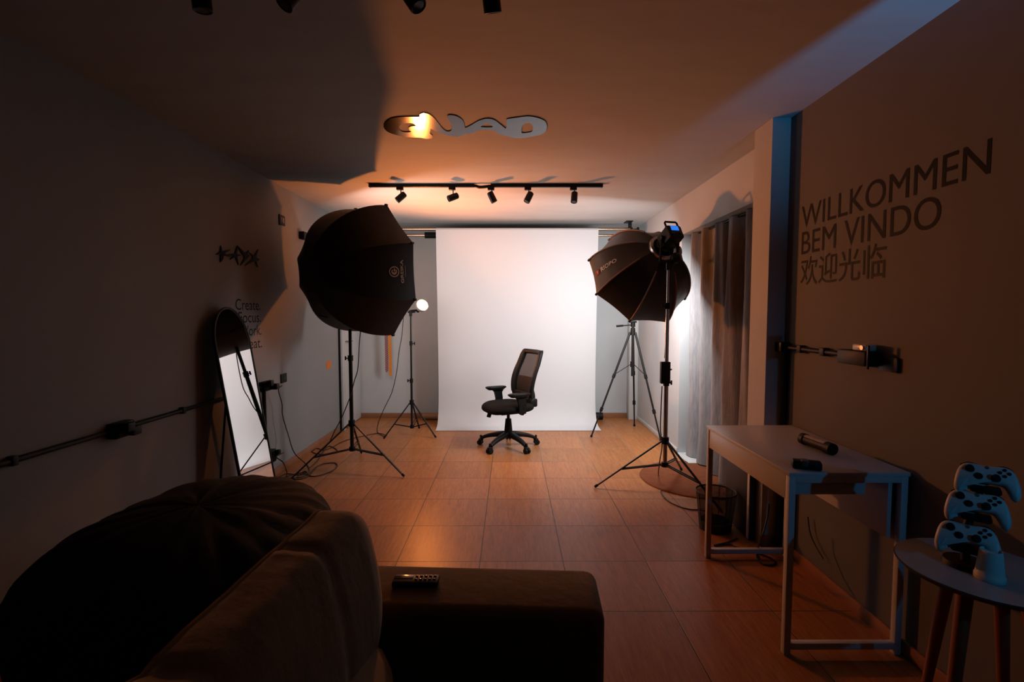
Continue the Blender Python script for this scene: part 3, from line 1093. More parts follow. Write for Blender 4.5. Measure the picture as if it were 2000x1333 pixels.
h0 = hub + Vector((-0.02, 0, 0.06)); h1 = at(1204, 637.5, Y=ctr.y - 0.02)
pn = MB().tube([h0, h1], 0.006, 8)
pn.tube([h0.lerp(h1, 0.55), h1], [0.011, 0.012], 10)
pn.build('pan_handle', M_BLACK, t)
for e in tr:
    hd_ = Vector((e.x - hub.x, e.y - hub.y, 0)).normalized()
    a = hub + hd_ * 0.032 + Vector((0, 0, -0.02))
    e2 = e + Vector((0, 0, 0.012))
    j1, j2 = a.lerp(e2, 0.42), a.lerp(e2, 0.74)
    lg = MB().tube([a, j1], 0.0125, 10)
    lg.tube([j1, j2], 0.0105, 10)
    lg.tube([j2, e2], 0.0085, 10)
    lo_ = lg.build('leg', M_METALB, t)
    for j in (j1, j2):
        MB().tube([j - (e2 - a).normalized() * 0.025, j + (e2 - a).normalized() * 0.02], 0.0175, 12).build('leg_lock', M_BLACK, lo_)
    MB().tube([e2 - (e2 - a).normalized() * 0.02, e2 - Vector((0, 0, 0.002))], [0.012, 0.0135], 10).build('rubber_foot', M_BLACK, lo_)
    MB().tube([sp + hd_ * 0.02, j1 - (e2 - a) * 0.015], 0.004, 6).build('spreader', M_BLACK, t)

# ------------------------------------------------------------------ paper backdrop and its bars
YRO = 5.86
bl, brt = at(852, 445, Y=YRO).x, at(1168, 445, Y=YRO).x
zt = at(1000, 444.5, Y=YRO - 0.04).z
RR = 0.032
t = thing('backdrop', 'white paper backdrop hanging from a roll and sweeping onto the floor', 'backdrop', ((bl + brt) / 2, 5.6, 0), world=True)
MB().tube([(bl, YRO, zt - RR), (brt, YRO, zt - RR)], RR, 28).build('roll', M_PAPER, t)
prof = [(YRO - RR - 0.001, zt - RR + 0.005), (YRO - RR - 0.001, zt - 0.10)]
ybk = YRO - RR - 0.001
xbl, xbr = at(851, 840.5, Z=0.004).x, at(1175.5, 842.5, Z=0.004).x
yfr = at(1000, 841.5, Z=0.004).y
sp_ = catmull([(0, ybk, zt - RR), (0, ybk + 0.005, zt - 0.25), (0, ybk + 0.04, 1.5), (0, ybk + 0.075, 0.9), (0, ybk + 0.085, 0.45), (0, ybk + 0.06, 0.20), (0, ybk + 0.0, 0.07), (0, ybk - 0.07, 0.018), (0, yfr, 0.0035)], 7)
NS = len(sp_) - 1


def paper(u, v):
    i = min(int(round(v * NS)), NS)
    p = sp_[i]
    w_ = v
    xl = bl + (xbl - bl) * max(0, (v - 0.55) / 0.45) ** 2
    xr = brt + (xbr - brt) * max(0, (v - 0.55) / 0.45) ** 2
    x = xl + (xr - xl) * u
    edge = (2 * abs(u - 0.5)) ** 6
    env = math.sin(math.pi * min(1, v * 1.02)) if v < 0.98 else 0
    y = p.y + edge * 0.035 * env + 0.006 * env * noise.noise((x * 1.7, v * 4.0, 3.1))
    return Vector((x, y, max(p.z, 0.0035)))


mb = MB()
mb.grid(paper, 40, NS)
mb.build('sheet', M_PAPER, t, smooth=80)
zb1 = at(1200, 448, Y=YRO).z
zb2 = at(1200, 459, Y=YRO + 0.05).z
xa_, xb_ = at(770, 450, Y=YRO).x, at(1236, 450, Y=YRO).x
o = MB().cyl((xa_ - 0.35, YRO + 0.0, zb1), (xb_, YRO, zb1), 0.016)
t1 = MB().cyl((xa_ - 0.35, YRO + 0.09, zb2), (xb_, YRO + 0.09, zb2), 0.016).build('crossbar', M_CHROME)
solo(t1, 'lower of two shiny metal crossbars behind the top of the backdrop', 'crossbar', 'backdrop crossbars')
o = o.build('crossbar', M_CHROME)
solo(o, 'upper shiny metal crossbar running through the backdrop roll', 'crossbar', 'backdrop crossbars')
xs0 = at(830, 458, Y=YRO + 0.09).x
slv = MB().lathe([(0.0175, 0.0), (0.036, 0.0), (0.036, bl - xs0 + 0.02), (0.0175, bl - xs0 + 0.02)], (xs0, YRO + 0.09, zb2), 24, Matrix.Rotation(R(90), 4, 'Y'), False, False)
solo(slv.build('roll_sleeve', M_MATTE), 'black roll end sitting on the crossbar left of the backdrop', 'backdrop roll')
for bx, lab, flip in ((at(1230, 445, Y=YRO).x, 'black ceiling bracket with round knobs at the right end of the crossbars', 1),
                      (xa_ - 0.38, 'black ceiling bracket at the left end of the crossbars', -1)):
    if flip < 0:
        continue
    t = thing('crossbar_bracket', lab, 'bracket', (bx, YRO, HC), world=True)
    pb = MB().box((bx - 0.045, YRO - 0.02, HC - 0.010), (bx + 0.035, YRO + 0.12, HC), 0.002)
    pb.bar((bx - 0.01, YRO - 0.012, HC - 0.012), (bx - 0.01, YRO - 0.012, HC - 0.05), 0.008, 0.03)
    pb.build('ceiling_plate', M_BLACK, t)
    MB().bar((bx + 0.012, YRO + 0.045, HC - 0.005), (bx + 0.012, YRO + 0.045, zb2 - 0.03), 0.012, 0.13).build('hook_plate', M_BLACK, t)
    for zz_, yy in ((zb1, YRO), (zb2, YRO + 0.09)):
        k = MB().cyl((bx + 0.016, yy, zz_), (bx + 0.085, yy, zz_), 0.008, n=12)
        k.cyl((bx + 0.085, yy, zz_), (bx + 0.105, yy, zz_), 0.024, n=16)
        k.cyl((bx + 0.018, yy, zz_), (bx + 0.03, yy, zz_), 0.021, n=16)
        k.build('knob', M_BLACK, t)

# spare roll lying on the floor behind the paper
ra = at(826, 822, Y=6.2); rb_ = at(1177, 808, Y=6.2)
t = thing('paper_roll', 'brown cardboard roll lying on the floor behind the backdrop', 'paper roll', ((ra.x + rb_.x) / 2, 6.2, 0), world=True)
MB().cyl((ra.x, 6.2, 0.044), (rb_.x - 0.09, 6.2, 0.044), 0.043, n=24).build('tube', M_KRAFT, t)
MB().cyl((rb_.x - 0.09, 6.2, 0.047), (rb_.x, 6.2, 0.047), 0.046, n=24).build('end_cap', M_BLACK, t)

# ribbons on the back wall
def ribbon(px0, px1, pyb, Y, material, label):
    x0, x1 = at(px0, 690, Y=Y).x, at(px1, 690, Y=Y).x
    zb = at(px0, pyb, Y=Y).z
    zt_ = 1.55
    xm = (x0 + x1) / 2
    mb = MB()

    def fn(u, v):
        z = zb + (zt_ - zb) * v
        hw = (x1 - x0) / 2 * (1 if v > 0.02 else 0.6)
        return Vector((xm + (u - 0.5) * 2 * hw, Y + 0.004 * math.sin(v * 9), z))
    mb.grid(fn, 4, 40)
    o = mb.build('ribbon', material, smooth=60, solid=0.003)
    return solo(o, label, 'ribbon', 'ribbons hanging on the back wall')


ribbon(752.0, 758.0, 727, 6.20, M_CHECK, 'maroon checked ribbon hanging on the back wall, left of the pair')
ribbon(759.2, 764.6, 735, 6.19, M_ORANGE, 'plain orange ribbon hanging on the back wall, right of the pair')
t = thing('wall_peg', 'small dark peg on the back wall behind the left softbox holding the ribbons', 'peg', (at(758, 600, Y=6.2).x, YB, 1.55), world=True)
MB().cyl((at(758, 600, Y=6.2).x, YB, 1.56), (at(758, 600, Y=6.2).x, 6.17, 1.565), 0.009, n=10).build('pin', M_BLACK, t)
MB().cyl((at(758, 600, Y=6.2).x, YB, 1.56), (at(758, 600, Y=6.2).x, YB - 0.01, 1.56), 0.03, n=16).build('rosette', M_BLACK, t)


# ------------------------------------------------------------------ office chair
CX, CY = at(993, 866, Z=0).x, 4.92
TH = R(-63.3)
t = thing('office_chair', 'black mesh-back office chair with armrests on a five-star wheeled base', 'office chair', (CX, CY, 0), (0, 0, TH))
for k in range(5):
    a = R(90 + 72 * k) - TH
    d = Vector((math.cos(a), math.sin(a), 0))
    s_ = Vector((-d.y, d.x, 0))
    mb = MB()

    def arm(u, v, d=d, s_=s_):
        r = 0.03 + 0.262 * v
        zc = 0.135 - 0.035 * v - 0.03 * v ** 4
        hw = 0.031 - 0.009 * v
        hh = 0.030 - 0.013 * v
        an = 2 * math.pi * u
        ca, sa = math.cos(an), math.sin(an)
        return d * r + s_ * (hw * math.copysign(abs(ca) ** 0.7, ca)) + Vector((0, 0, zc + hh * math.copysign(abs(sa) ** 0.7, sa)))
    V = mb.grid(arm, 14, 10, closed_u=True)
    mb.bm.faces.new([V[i][10] for i in range(14)])
    lg = mb.build('base_leg', M_BLACK, t)
    c = d * 0.297
    cs = MB().cyl(c + Vector((0, 0, 0.055)), c + Vector((0, 0, 0.10)), 0.011, n=12)
    cs.lathe([(0.0, 0.0), (0.026, 0.004), (0.027, 0.014), (0.020, 0.020)], c + Vector((0, 0, 0.045)), 16, None)
    w0 = c + d * 0.008
    for sg in (-1, 1):
        cs.cyl(w0 + s_ * (0.006 * sg) + Vector((0, 0, 0.0275)), w0 + s_ * (0.026 * sg) + Vector((0, 0, 0.0275)), 0.0265, n=20)
    cs.build('caster', M_BLACK, lg)
MB().lathe([(0.040, 0.095), (0.046, 0.12), (0.042, 0.16), (0.036, 0.22), (0.030, 0.285), (0.028, 0.29)]).build('column_cover', M_BLACK, t)
MB().lathe([(0.016, 0.28), (0.016, 0.355)]).build('gas_lift', M_STANDB, t)
mc = MB().box((-0.09, -0.12, 0.345), (0.09, 0.13, 0.385), 0.012)
mc.box((-0.16, -0.03, 0.375), (0.16, 0.05, 0.40), 0.008)
mc.build('seat_mechanism', M_BLACK, t)
MB().bar((-0.10, -0.06, 0.37), (-0.22, -0.085, 0.345), 0.012).bar((-0.185, -0.10, 0.375), (-0.21, -0.125, 0.275), 0.045, 0.018, up=(1, 0, 0), bevel=0.006).build('lever', M_BLACK, t)
mb = MB()


def seat(u, v):
    an = 2 * math.pi * u
    n_ = 0.62
    ca, sa = math.cos(an), math.sin(an)
    x = 0.245 * math.copysign(abs(ca) ** n_, ca)
    y = 0.235 * math.copysign(abs(sa) ** n_, sa) - 0.01
    ph = math.pi * (v - 0.5)
    k = max(0.0, math.cos(ph)) ** 0.45
    x *= k; y *= k
    z = 0.422 + (0.044 if v > 0.5 else 0.052) * math.copysign(abs(math.sin(ph)) ** 0.8, math.sin(ph))
    fr = max(0, (-y - 0.06) / 0.18)
    z -= 0.028 * fr ** 2
    z -= 0.010 * (1 - (x / 0.25) ** 2) * (v > 0.5) * (1 - fr)
    return Vector((x, y, z))


mb.grid(seat, 40, 18, closed_u=True)
mb.build('seat', M_SEAT, t, smooth=60, doubles=0.0005)
# armrests
for sg in (-1, 1):
    ar = MB()
    ar.tube(catmull([(0.15 * sg, 0.03, 0.385), (0.225 * sg, 0.035, 0.378), (0.255 * sg, 0.035, 0.395), (0.262 * sg, 0.03, 0.45)], 6), 0.017, 10)
    prf = [(0.075, 0.385), (0.080, 0.46), (0.072, 0.52), (0.095, 0.556), (-0.045, 0.556), (-0.012, 0.52), (0.002, 0.46), (0.005, 0.385)]
    ar.prism([(0.250 * sg, y_ - 0.02, z_) for y_, z_ in prf], (0.026 * sg, 0, 0))
    post = ar.build('armrest_post', M_BLACK, t)
    pd = MB()

    def pad(u, v, sg=sg):
        an = 2 * math.pi * u
        ca, sa = math.cos(an), math.sin(an)
        x = 0.042 * math.copysign(abs(ca) ** 0.6, ca)
        y = 0.115 * math.copysign(abs(sa) ** 0.75, sa)
        k = [0.0, 0.75, 1.0, 1.0, 0.9, 0.0][round(v * 5)]
        z = [-0.030, -0.024, -0.004, 0.008, 0.012, 0.012][round(v * 5)]
        return Vector((0.262 * sg + x * k, -0.015 + y * k, 0.572 + z))
    pd.grid(pad, 28, 5, closed_u=True)
    pd.build('armrest_pad', M_BLACK, t, smooth=50, doubles=0.0005)


# backrest
def back_pt(x, h, dy=0.0):
    """x sideways, h 0..1 up the backrest"""
    z = 0.50 + 0.475 * h
    h = max(h, 0.0)
    y = 0.195 - 0.014 * math.sin(math.pi * min(1, h * 1.4)) + 0.12 * h ** 1.3
    y += -0.05 * (x / 0.22) ** 2
    return Vector((x, y + dy, z))


def half_w(h):
    return 0.195 + 0.030 * math.sin(math.pi * h ** 0.8) - 0.022 * max(0, (h - 0.9) / 0.1) ** 2 - 0.03 * max(0, (0.08 - h) / 0.08) ** 2


fr = MB()
for sg in (-1, 1):
    def side(u, v, sg=sg):
        h = v
        an = 2 * math.pi * u
        return back_pt(sg * (half_w(h) - 0.030) + 0.034 * math.cos(an), h, 0.026 * math.sin(an))
    V = fr.grid(side, 12, 24, closed_u=True)
    for j in (0, 24):
        fr.bm.faces.new([V[i][j] for i in range(12)])


def cross(h0, hh, th):
    def fn(u, v):
        an = 2 * math.pi * u
        x = (v - 0.5) * 2 * (half_w(h0) - 0.012)
        return back_pt(x, h0 + hh * math.sin(an), th * math.cos(an))
    V = fr.grid(fn, 12, 16, closed_u=True)
    for j in (0, 16):
        fr.bm.faces.new([V[i][j] for i in range(12)])


cross(0.955, 0.050, 0.024)
cross(0.05, 0.07, 0.022)
bf = fr.build('backrest_frame', M_BLACK, t, smooth=50)
mm = MB()
mm.grid(lambda u, v: back_pt((u - 0.5) * 2 * (half_w(0.05 + 0.9 * v) - 0.03), 0.05 + 0.9 * v), 16, 24)
mm.build('mesh_panel', M_CHAIRM, bf, smooth=60)
lm = MB()


def lum(u, v):
    h = 0.42 - 0.33 * v
    return back_pt((u - 0.5) * 2 * (half_w(h) - 0.035), h, 0.022)


lm.grid(lum, 12, 10)
lm.build('lumbar_support', M_SEAT, bf, smooth=60, solid=0.012)
sb = MB()
sb.tube(catmull([(0, 0.10, 0.375), (0, 0.20, 0.385), (0, 0.262, 0.42), (0, 0.275, 0.50), (0, 0.245, 0.60)], 8), [0.03] * 33, 12)
sb.box((-0.10, 0.20, 0.40), (0.10, 0.285, 0.485), 0.015)
sb.build('back_support', M_BLACK, t)


# ------------------------------------------------------------------ standing mirror against the left wall
MBL = at(489, 1023, Z=0.0); MBR = at(541.6, 977, Z=0.0)
up = Vector((0, 0, 1))
bw = (MBR - MBL); bw.z = 0
mw = bw.length
ex = Vector((0.012, 1.0, 0)).normalized()
p_top = at(451, 648, Y=(MBL.y + MBR.y) / 2)
mc_ = (MBL + MBR) / 2
lean = (mc_.x - p_top.x) / p_top.z
ey = Vector((-lean, 0, 1)); ey = (ey - ex * ey.dot(ex)).normalized()
ez = ex.cross(ey)
if ez.x < 0:
    ez = -ez
LEN = 1.40
t = thing('standing_mirror', 'tall arched black-framed mirror leaning back by the left wall', 'mirror', tuple(mc_), world=True)


def mpt(x, y, z=0.0):
    return mc_ + ex * x + ey * y + ez * z


hw = mw / 2
arc_h = hw * 1.22
outl = [(-hw, 0.012), (hw, 0.012)]
NA = 24
for i in range(NA + 1):
    a = math.pi * i / NA
    outl.append((hw * math.cos(a), LEN - arc_h + arc_h * math.sin(a)))
gl = MB()
gl.bm.faces.new([gl.bm.verts.new(mpt(x * 0.985, y, 0.002)) for x, y in outl])
gl.build('mirror_glass', M_MIRROR, t, smooth=0)
bk = MB()
bk.prism([mpt(x * 0.985, y, -0.014) for x, y in outl], ez * 0.012)
bk.build('backing_board', M_MATTE, t, smooth=0)
dense = []
for i in range(len(outl)):
    a, b = Vector((*outl[i], 0)), Vector((*outl[(i + 1) % len(outl)], 0))
    n_ = max(1, int((b - a).length / 0.1))
    for j in range(n_):
        q_ = a.lerp(b, j / n_)
        dense.append(mpt(q_.x, q_.y, 0.0))
MB().tube(dense, 0.0085, 8, closed=True).build('frame', M_METALB, t)
sl = MB()
hz = mpt(0, 0.80, -0.015)
for sg in (-1, 1):
    tpp = mpt(sg * hw * 0.75, 0.86, -0.012)
    ft = Vector((XL + 0.05, mc_.y + sg * hw * 0.80, 0.006))
    sl.tube([tpp, ft], 0.007, 8)
f1 = mpt(-hw * 0.75, 0.86, -0.012).lerp(Vector((XL + 0.05, mc_.y - hw * 0.8, 0.006)), 0.75)
f2 = mpt(hw * 0.75, 0.86, -0.012).lerp(Vector((XL + 0.05, mc_.y + hw * 0.8, 0.006)), 0.75)
sl.tube([f1, f2], 0.005, 8)
sl.tube([f1, mpt(-hw * 0.9, 0.21, -0.008)], 0.004, 8)
sl.build('back_prop', M_METALB, t)


# ------------------------------------------------------------------ conduits, sockets and switches
def along_l(px, py): return at(px, py, X=XL)


zc = 0.775
y_end = yl(512)
t = thing('cable_conduit', 'black conduit pipe running along the left wall to the socket by the mirror', 'conduit', (XL, 2.5, zc), world=True)
MB().tube([(XL + 0.0135, YR + 0.02, zc), (XL + 0.0135, y_end, zc)], 0.0125, 12).build('pipe', M_BLACK, t)
MB().tube([(XL + 0.014, y_end, zc), (XL + 0.014, y_end, 0.30)], 0.0125, 12).build('drop_pipe', M_BLACK, t)
for yy in (1.2, 1.9, 2.9):
    MB().box((XL, yy - 0.012, zc - 0.019), (XL + 0.03, yy + 0.012, zc + 0.019), 0.003).build('pipe_clip', M_BLACK, t)


def socket_box(y, z, wy, hz_, label, plugs, grp=None):
    t = thing('socket_box', label, 'socket box', (XL, y, z - hz_ / 2), world=True, group=grp)
    MB().box((XL, y - wy / 2, z - hz_ / 2), (XL + 0.05, y + wy / 2, z + hz_ / 2), 0.005).build('housing', M_BLACK, t)
    MB().box((XL + 0.05, y - wy / 2 + 0.008, z - hz_ / 2 + 0.008), (XL + 0.055, y + wy / 2 - 0.008, z + hz_ / 2 - 0.008), 0.002).build('cover_plate', M_MATTE, t)
    for (a, b, c_, d) in plugs:
        MB().box((XL + 0.055, y + a, z + b), (XL + 0.055 + d, y + a + c_, z + b + 0.045), 0.006).build('plug', M_BLACK, t)
    return t


socket_box(yl(222), zc, 0.12, 0.075, 'black socket box on the left wall conduit nearest the camera', [(-0.05, -0.005, 0.05, 0.045), (0.005, -0.035, 0.055, 0.03)], 'socket boxes on the left wall')
socket_box(yl(512), zc + 0.0, 0.11, 0.075, 'black socket box with plugs on the left wall just behind the mirror', [(-0.05, 0.005, 0.05, 0.04), (0.01, -0.03, 0.05, 0.055)], 'socket boxes on the left wall')
socket_box(yl(519), 0.20, 0.08, 0.10, 'low black socket box near the floor behind the mirror', [(0.0, 0.0, 0.04, 0.035)], 'socket boxes on the left wall')


def plate(px, py, w_, h_, label, detail):
    p = along_l(px, py)
    t = thing('wall_plate', label, 'switch plate', (XL, p.y, p.z - h_ / 2), world=True)
    MB().box((XL, p.y - w_ / 2, p.z - h_ / 2), (XL + 0.010, p.y + w_ / 2, p.z + h_ / 2), 0.003).build('plate', M_BLACK, t)
    if detail:
        for k in (-1, 1):
            MB().box((XL + 0.010, p.y + k * 0.016 - 0.009, p.z - 0.022), (XL + 0.013, p.y + k * 0.016 + 0.009, p.z + 0.022), 0.002).build('switch_key', M_PRINT, t)
    else:
        MB().lathe([(0.018, 0), (0.018, 0.002)], (XL + 0.010, p.y, p.z), 18, Matrix.Rotation(R(90), 4, 'Y')).build('socket_face', M_METALB, t)


plate(549.5, 430.5, 0.105, 0.085, 'square black switch plate with pale keys high on the left wall', True)
plate(553, 739, 0.105, 0.078, 'plain square black plate low on the left wall beyond the mirror', False)
p = along_l(642, 712)
st = MB()
pg = [(-0.07, -0.045), (0.06, -0.045), (0.06, 0.03), (0.02, 0.03), (0.02, 0.045), (-0.01, 0.045), (-0.01, 0.03), (-0.07, 0.03)]
st.prism([(XL, p.y + a, p.z + b) for a, b in pg], (0.002, 0, 0))
solo(st.build('sticker', M_STICKER, smooth=0), 'small orange notched sticker on the left wall by the door', 'sticker')

# upper conduit on the left wall, towards the back corner
p = along_l(588, 461)
t = thing('cable_conduit', 'thin black conduit with end box high on the left wall behind the softbox', 'conduit', (XL, p.y, p.z), world=True)
MB().box((XL, p.y - 0.05, p.z - 0.035), (XL + 0.05, p.y + 0.035, p.z + 0.035), 0.004).build('end_box', M_BLACK, t)
MB().tube([(XL + 0.012, p.y, p.z - 0.01), (XL + 0.012, YB - 0.02, p.z - 0.01)], 0.010, 10).build('pipe', M_BLACK, t)

# right wall conduit
zc2 = zr(1610, 687)
yc0 = YP0 - 0.045
t = thing('cable_conduit', 'black conduit on the right wall rising beside the pilaster and turning above the desk', 'conduit', (XN, yc0, zc2), world=True)
MB().tube([(XN - 0.016, yc0, 0.02), (XN - 0.016, yc0, zc2)], 0.016, 12).build('drop_pipe', M_BLACK, t)
MB().box((XN - 0.055, yc0 - 0.02, zc2 - 0.025), (XN, yc0 + 0.044, zc2 + 0.028), 0.004).build('corner_box', M_BLACK, t)
ye = yr(1664)
MB().tube([(XN - 0.016, yc0, zc2), (XN - 0.016, ye, zc2)], 0.0125, 12).build('pipe', M_BLACK, t)
for px_ in (1570, 1616):
    y_ = yr(px_)
    MB().box((XN - 0.032, y_ - 0.018, zc2 - 0.02), (XN, y_ + 0.018, zc2 + 0.02), 0.004).build('pipe_clip', M_BLACK, t)
ya, yb = yr(1664), yr(1722)
t = thing('socket_box', 'black socket box with a raised flap at the end of the right wall conduit', 'socket box', (XN, (ya + yb) / 2, zc2 - 0.03), world=True)
MB().box((XN - 0.07, yb, zc2 - 0.035), (XN, ya, zc2 + 0.028), 0.006).build('housing', M_BLACK, t)
MB().box((XN - 0.066, yb - 0.012, zc2 - 0.045), (XN - 0.058, yb - 0.003, zc2 + 0.055), 0.002).build('flap', M_METALB, t)
MB().box((XN - 0.012, yb - 0.10, zc2 - 0.050), (XN, yb, zc2 + 0.010), 0.003).build('cover_plate', M_METALB, t)
y1_, y2_ = yr(1690), yr(1718)
t = thing('plug_adapter', 'pale plug adapter sitting on the socket box of the right wall', 'plug adapter', (XN - 0.035, (y1_ + y2_) / 2, zc2 + 0.028), world=True)
MB().box((XN - 0.060, y2_, zc2 + 0.029), (XN - 0.012, y1_, zc2 + 0.056), 0.006).build('body', M_PLUG, t)
MB().lathe([(0.010, 0.0), (0.010, 0.004)], (XN - 0.0645, y2_ + 0.02, zc2 + 0.043), 12, Matrix.Rotation(R(90), 4, 'Y')).build('socket_ring', M_STEEL, t)


# ------------------------------------------------------------------ curtain and rug
def curtain(u, v):
    y = YJ - 0.02 - (YJ - YP1 - 0.01) * u
    s = y * 6.1
    A = 0.052 + 0.022 * noise.noise((y * 3.3, 1.7, 0))
    ph = 2.4 * noise.noise((y * 1.9, 4.0, 0)) + 0.5 * noise.noise((y * 2, v * 1.5, 9))
    x = 1.705 + A * math.sin(s * 4.0 + ph) * (0.75 + 0.35 * v) + 0.012 * math.sin(s * 9 + 3 * v) + 0.02 * v * noise.noise((y * 2, v * 2, 2))
    zt_, zb = ZL - 0.004, 0.016 + 0.012 * noise.noise((y * 5, 0, 0))
    return Vector((x, y + 0.012 * v * math.cos(s * 4.0 + ph), zt_ + (zb - zt_) * v))


mb = MB()
mb.grid(curtain, 230, 26)
t = thing('curtain', 'dark grey linen curtain in deep folds across the right doorway', 'curtain', (1.705, 3.85, 0.02), world=True)
MB().tube([(1.705, YP1 + 0.005, ZL - 0.012), (1.705, YJ - 0.005, ZL - 0.012)], 0.009, 10).build('curtain_rod', M_BLACK, t)
mb.build('drape', M_CURT, t, smooth=80)

rc = Vector((1.53, 3.955, 0))
rad = 0.46
mb = MB()
prof = [(rad, 0.0), (rad + 0.002, 0.004), (rad - 0.004, 0.010), (rad - 0.02, 0.011), (0.2, 0.011)]
mb.lathe(prof, (rc.x, rc.y, 0.0125 if False else 0.0005), 72)
solo(mb.build('round_rug', M_RUG), 'round brown rug on the tiles half under the curtain', 'rug')


# ------------------------------------------------------------------ wire waste bin
bb = at(1409, 1046, Z=0.0)
bc = Vector((bb.x, bb.y + 0.095, 0))
t = thing('waste_bin', 'black wire mesh waste bin standing by the far leg of the desk', 'waste bin', tuple(bc))
r0, r1, hb2 = 0.092, 0.118, at(1409, 960, Y=bc.y).z
sh = MB()
sh.grid(lambda u, v: Vector(((r0 + (r1 - r0) * v) * math.cos(2 * math.pi * u), (r0 + (r1 - r0) * v) * math.sin(2 * math.pi * u), 0.006 + (hb2 - 0.006) * v)), 40, 6, closed_u=True)
sh.build('mesh_wall', M_BIN, t, smooth=60)
MB().tube([(r1 * math.cos(2 * math.pi * i / 40), r1 * math.sin(2 * math.pi * i / 40), hb2) for i in range(40)], 0.005, 8, closed=True).build('rim', M_METALB, t)
MB().lathe([(r0 + 0.001, 0.0), (r0 + 0.003, 0.012), (r0 + 0.007, 0.055), (r0 - 0.004, 0.055), (r0 - 0.004, 0.008)], (0, 0, 0), 40, None, True, True).build('base_band', M_METALB, t)
sr = MB()
for i in range(8):
    a = 2 * math.pi * i / 8 + 0.2
    sr.tube([(r0 * math.cos(a), r0 * math.sin(a), 0.006), (r1 * math.cos(a), r1 * math.sin(a), hb2)], 0.0022, 6)
sr.build('side_wires', M_METALB, t)

# ------------------------------------------------------------------ desk
ZT = at(1541, 926, Y=1.90).z
ZT = 0.735
pnl = at(1541, 926, Z=ZT); pfl = at(1382, 831, Z=ZT); pnr = at(1791, 922, Z=ZT)
DX0, DX1 = (pnl.x + pfl.x) / 2, min(pnr.x, XN - 0.012)
DY0, DY1 = (pnl.y + pnr.y) / 2, min(pfl.y, YP0 - 0.045 - 0.03)
DY1 = min(pfl.y, YP0 - 0.085)
t = thing('desk', 'white desk with metal frame legs and a front drawer along the right wall', 'desk', ((DX0 + DX1) / 2, (DY0 + DY1) / 2, 0), world=True)
MB().box((DX0, DY0, ZT - 0.016), (DX1, DY1, ZT), 0.0015).build('tabletop', M_DESKT, t)
W = 0.026
for y, nm in ((DY0 + 0.004, 'near'), (DY1 - 0.004 - W, 'far')):
    fx0, fx1 = DX0 + 0.004, DX1 - 0.03
    for fx in (fx0, fx1):
        MB().box((fx, y, 0.0), (fx + W, y + W, ZT - 0.0165), 0.002).build('leg', M_DESKM, t)
    MB().box((fx0 + W, y, 0.022), (fx1, y + W, 0.022 + W), 0.002).build('side_rail', M_DESKM, t)
    f = MB().box((fx0 + W, y, ZT - 0.0165 - W), (fx1, y + W, ZT - 0.0165), 0.002)
    f.build('side_rail', M_DESKM, t)
dz = ZT - 0.0175
ap = MB().box((DX0 + 0.006, DY0 + 0.035, dz - 0.098), (DX0 + 0.022, DY1 - 0.035, dz), 0.0015)
ap = ap.build('drawer_front', M_DESKT, t)
MB().box((DX0 + 0.022, DY0 + 0.045, dz - 0.085), (DX0 + 0.33, DY1 - 0.045, dz - 0.012), 0.0015).build('drawer_box', M_DESKT, t)
MB().box((DX1 - 0.062, DY0 + 0.030, ZT - 0.27), (DX1 - 0.046, DY1 - 0.030, ZT - 0.02), 0.0015).build('modesty_panel', M_DESKT, t)
MB().bar((DX0 + W, DY0 + 0.1, ZT - 0.03), (DX0 + W, DY1 - 0.1, ZT - 0.03), 0.018).build('long_rail', M_DESKM, t)

# light wand on the desk
wa, wb = at(1571, 858, Z=ZT + 0.028), at(1622, 877, Z=ZT + 0.028)
d = (wb - wa).normalized()
t = thing('light_wand', 'black light tube with a pale strip lying on the desk beside the wall', 'light wand', tuple((wa + wb) / 2 - Vector((0, 0, 0.028))), world=True)
rw_ = 0.0225
MB().tube([wa, wb], rw_, 20).build('body', M_BLACK, t)
MB().tube([wa - d * 0.012, wa + d * 0.012], 0.0262, 20).build('end_cap', M_BLACK, t)
MB().tube([wb - d * 0.020, wb + d * 0.014], 0.0262, 20).build('end_cap', M_BLACK, t)
n_s = Vector((-d.y, d.x, 0)); n_s = n_s if n_s.x < 0 else -n_s
sd = MB()


def strip(u, v):
    a = R(45 + 62 * u)
    return wa.lerp(wb, 0.06 + 0.84 * v) + (n_s * math.cos(a) + Vector((0, 0, 1)) * math.sin(a)) * (rw_ + 0.0012)


sd.grid(strip, 8, 6)
sd.build('diffuser_strip', M_TUBEL, t, smooth=60)
# black remote on the desk
ca, cb = at(1547, 906, Z=ZT + 0.02), at(1606, 912, Z=ZT + 0.02)
d = (cb - ca).normalized(); sdv = Vector((-d.y, d.x, 0))
M = Matrix((d, sdv, Vector((0, 0, 1)))).transposed().to_4x4(); M.translation = Vector((ca.x, ca.y, ZT)).lerp(Vector((cb.x, cb.y, ZT)), 0.5) + sdv * 0.012
L_ = (cb - ca).length
t = thing('battery_pack', 'dark chunky battery handle lying near the corner of the desk', 'battery pack', tuple(M.translation), world=True)
MB().box((-L_ / 2, -0.021, 0.001), (L_ / 2, 0.021, 0.036), 0.008, M).build('body', M_BLACK, t)
MB().box((-L_ / 2 + 0.03, -0.0215, 0.012), (L_ / 2 - 0.045, 0.0215, 0.0375), 0.004, M).build('grip', M_BTN, t)

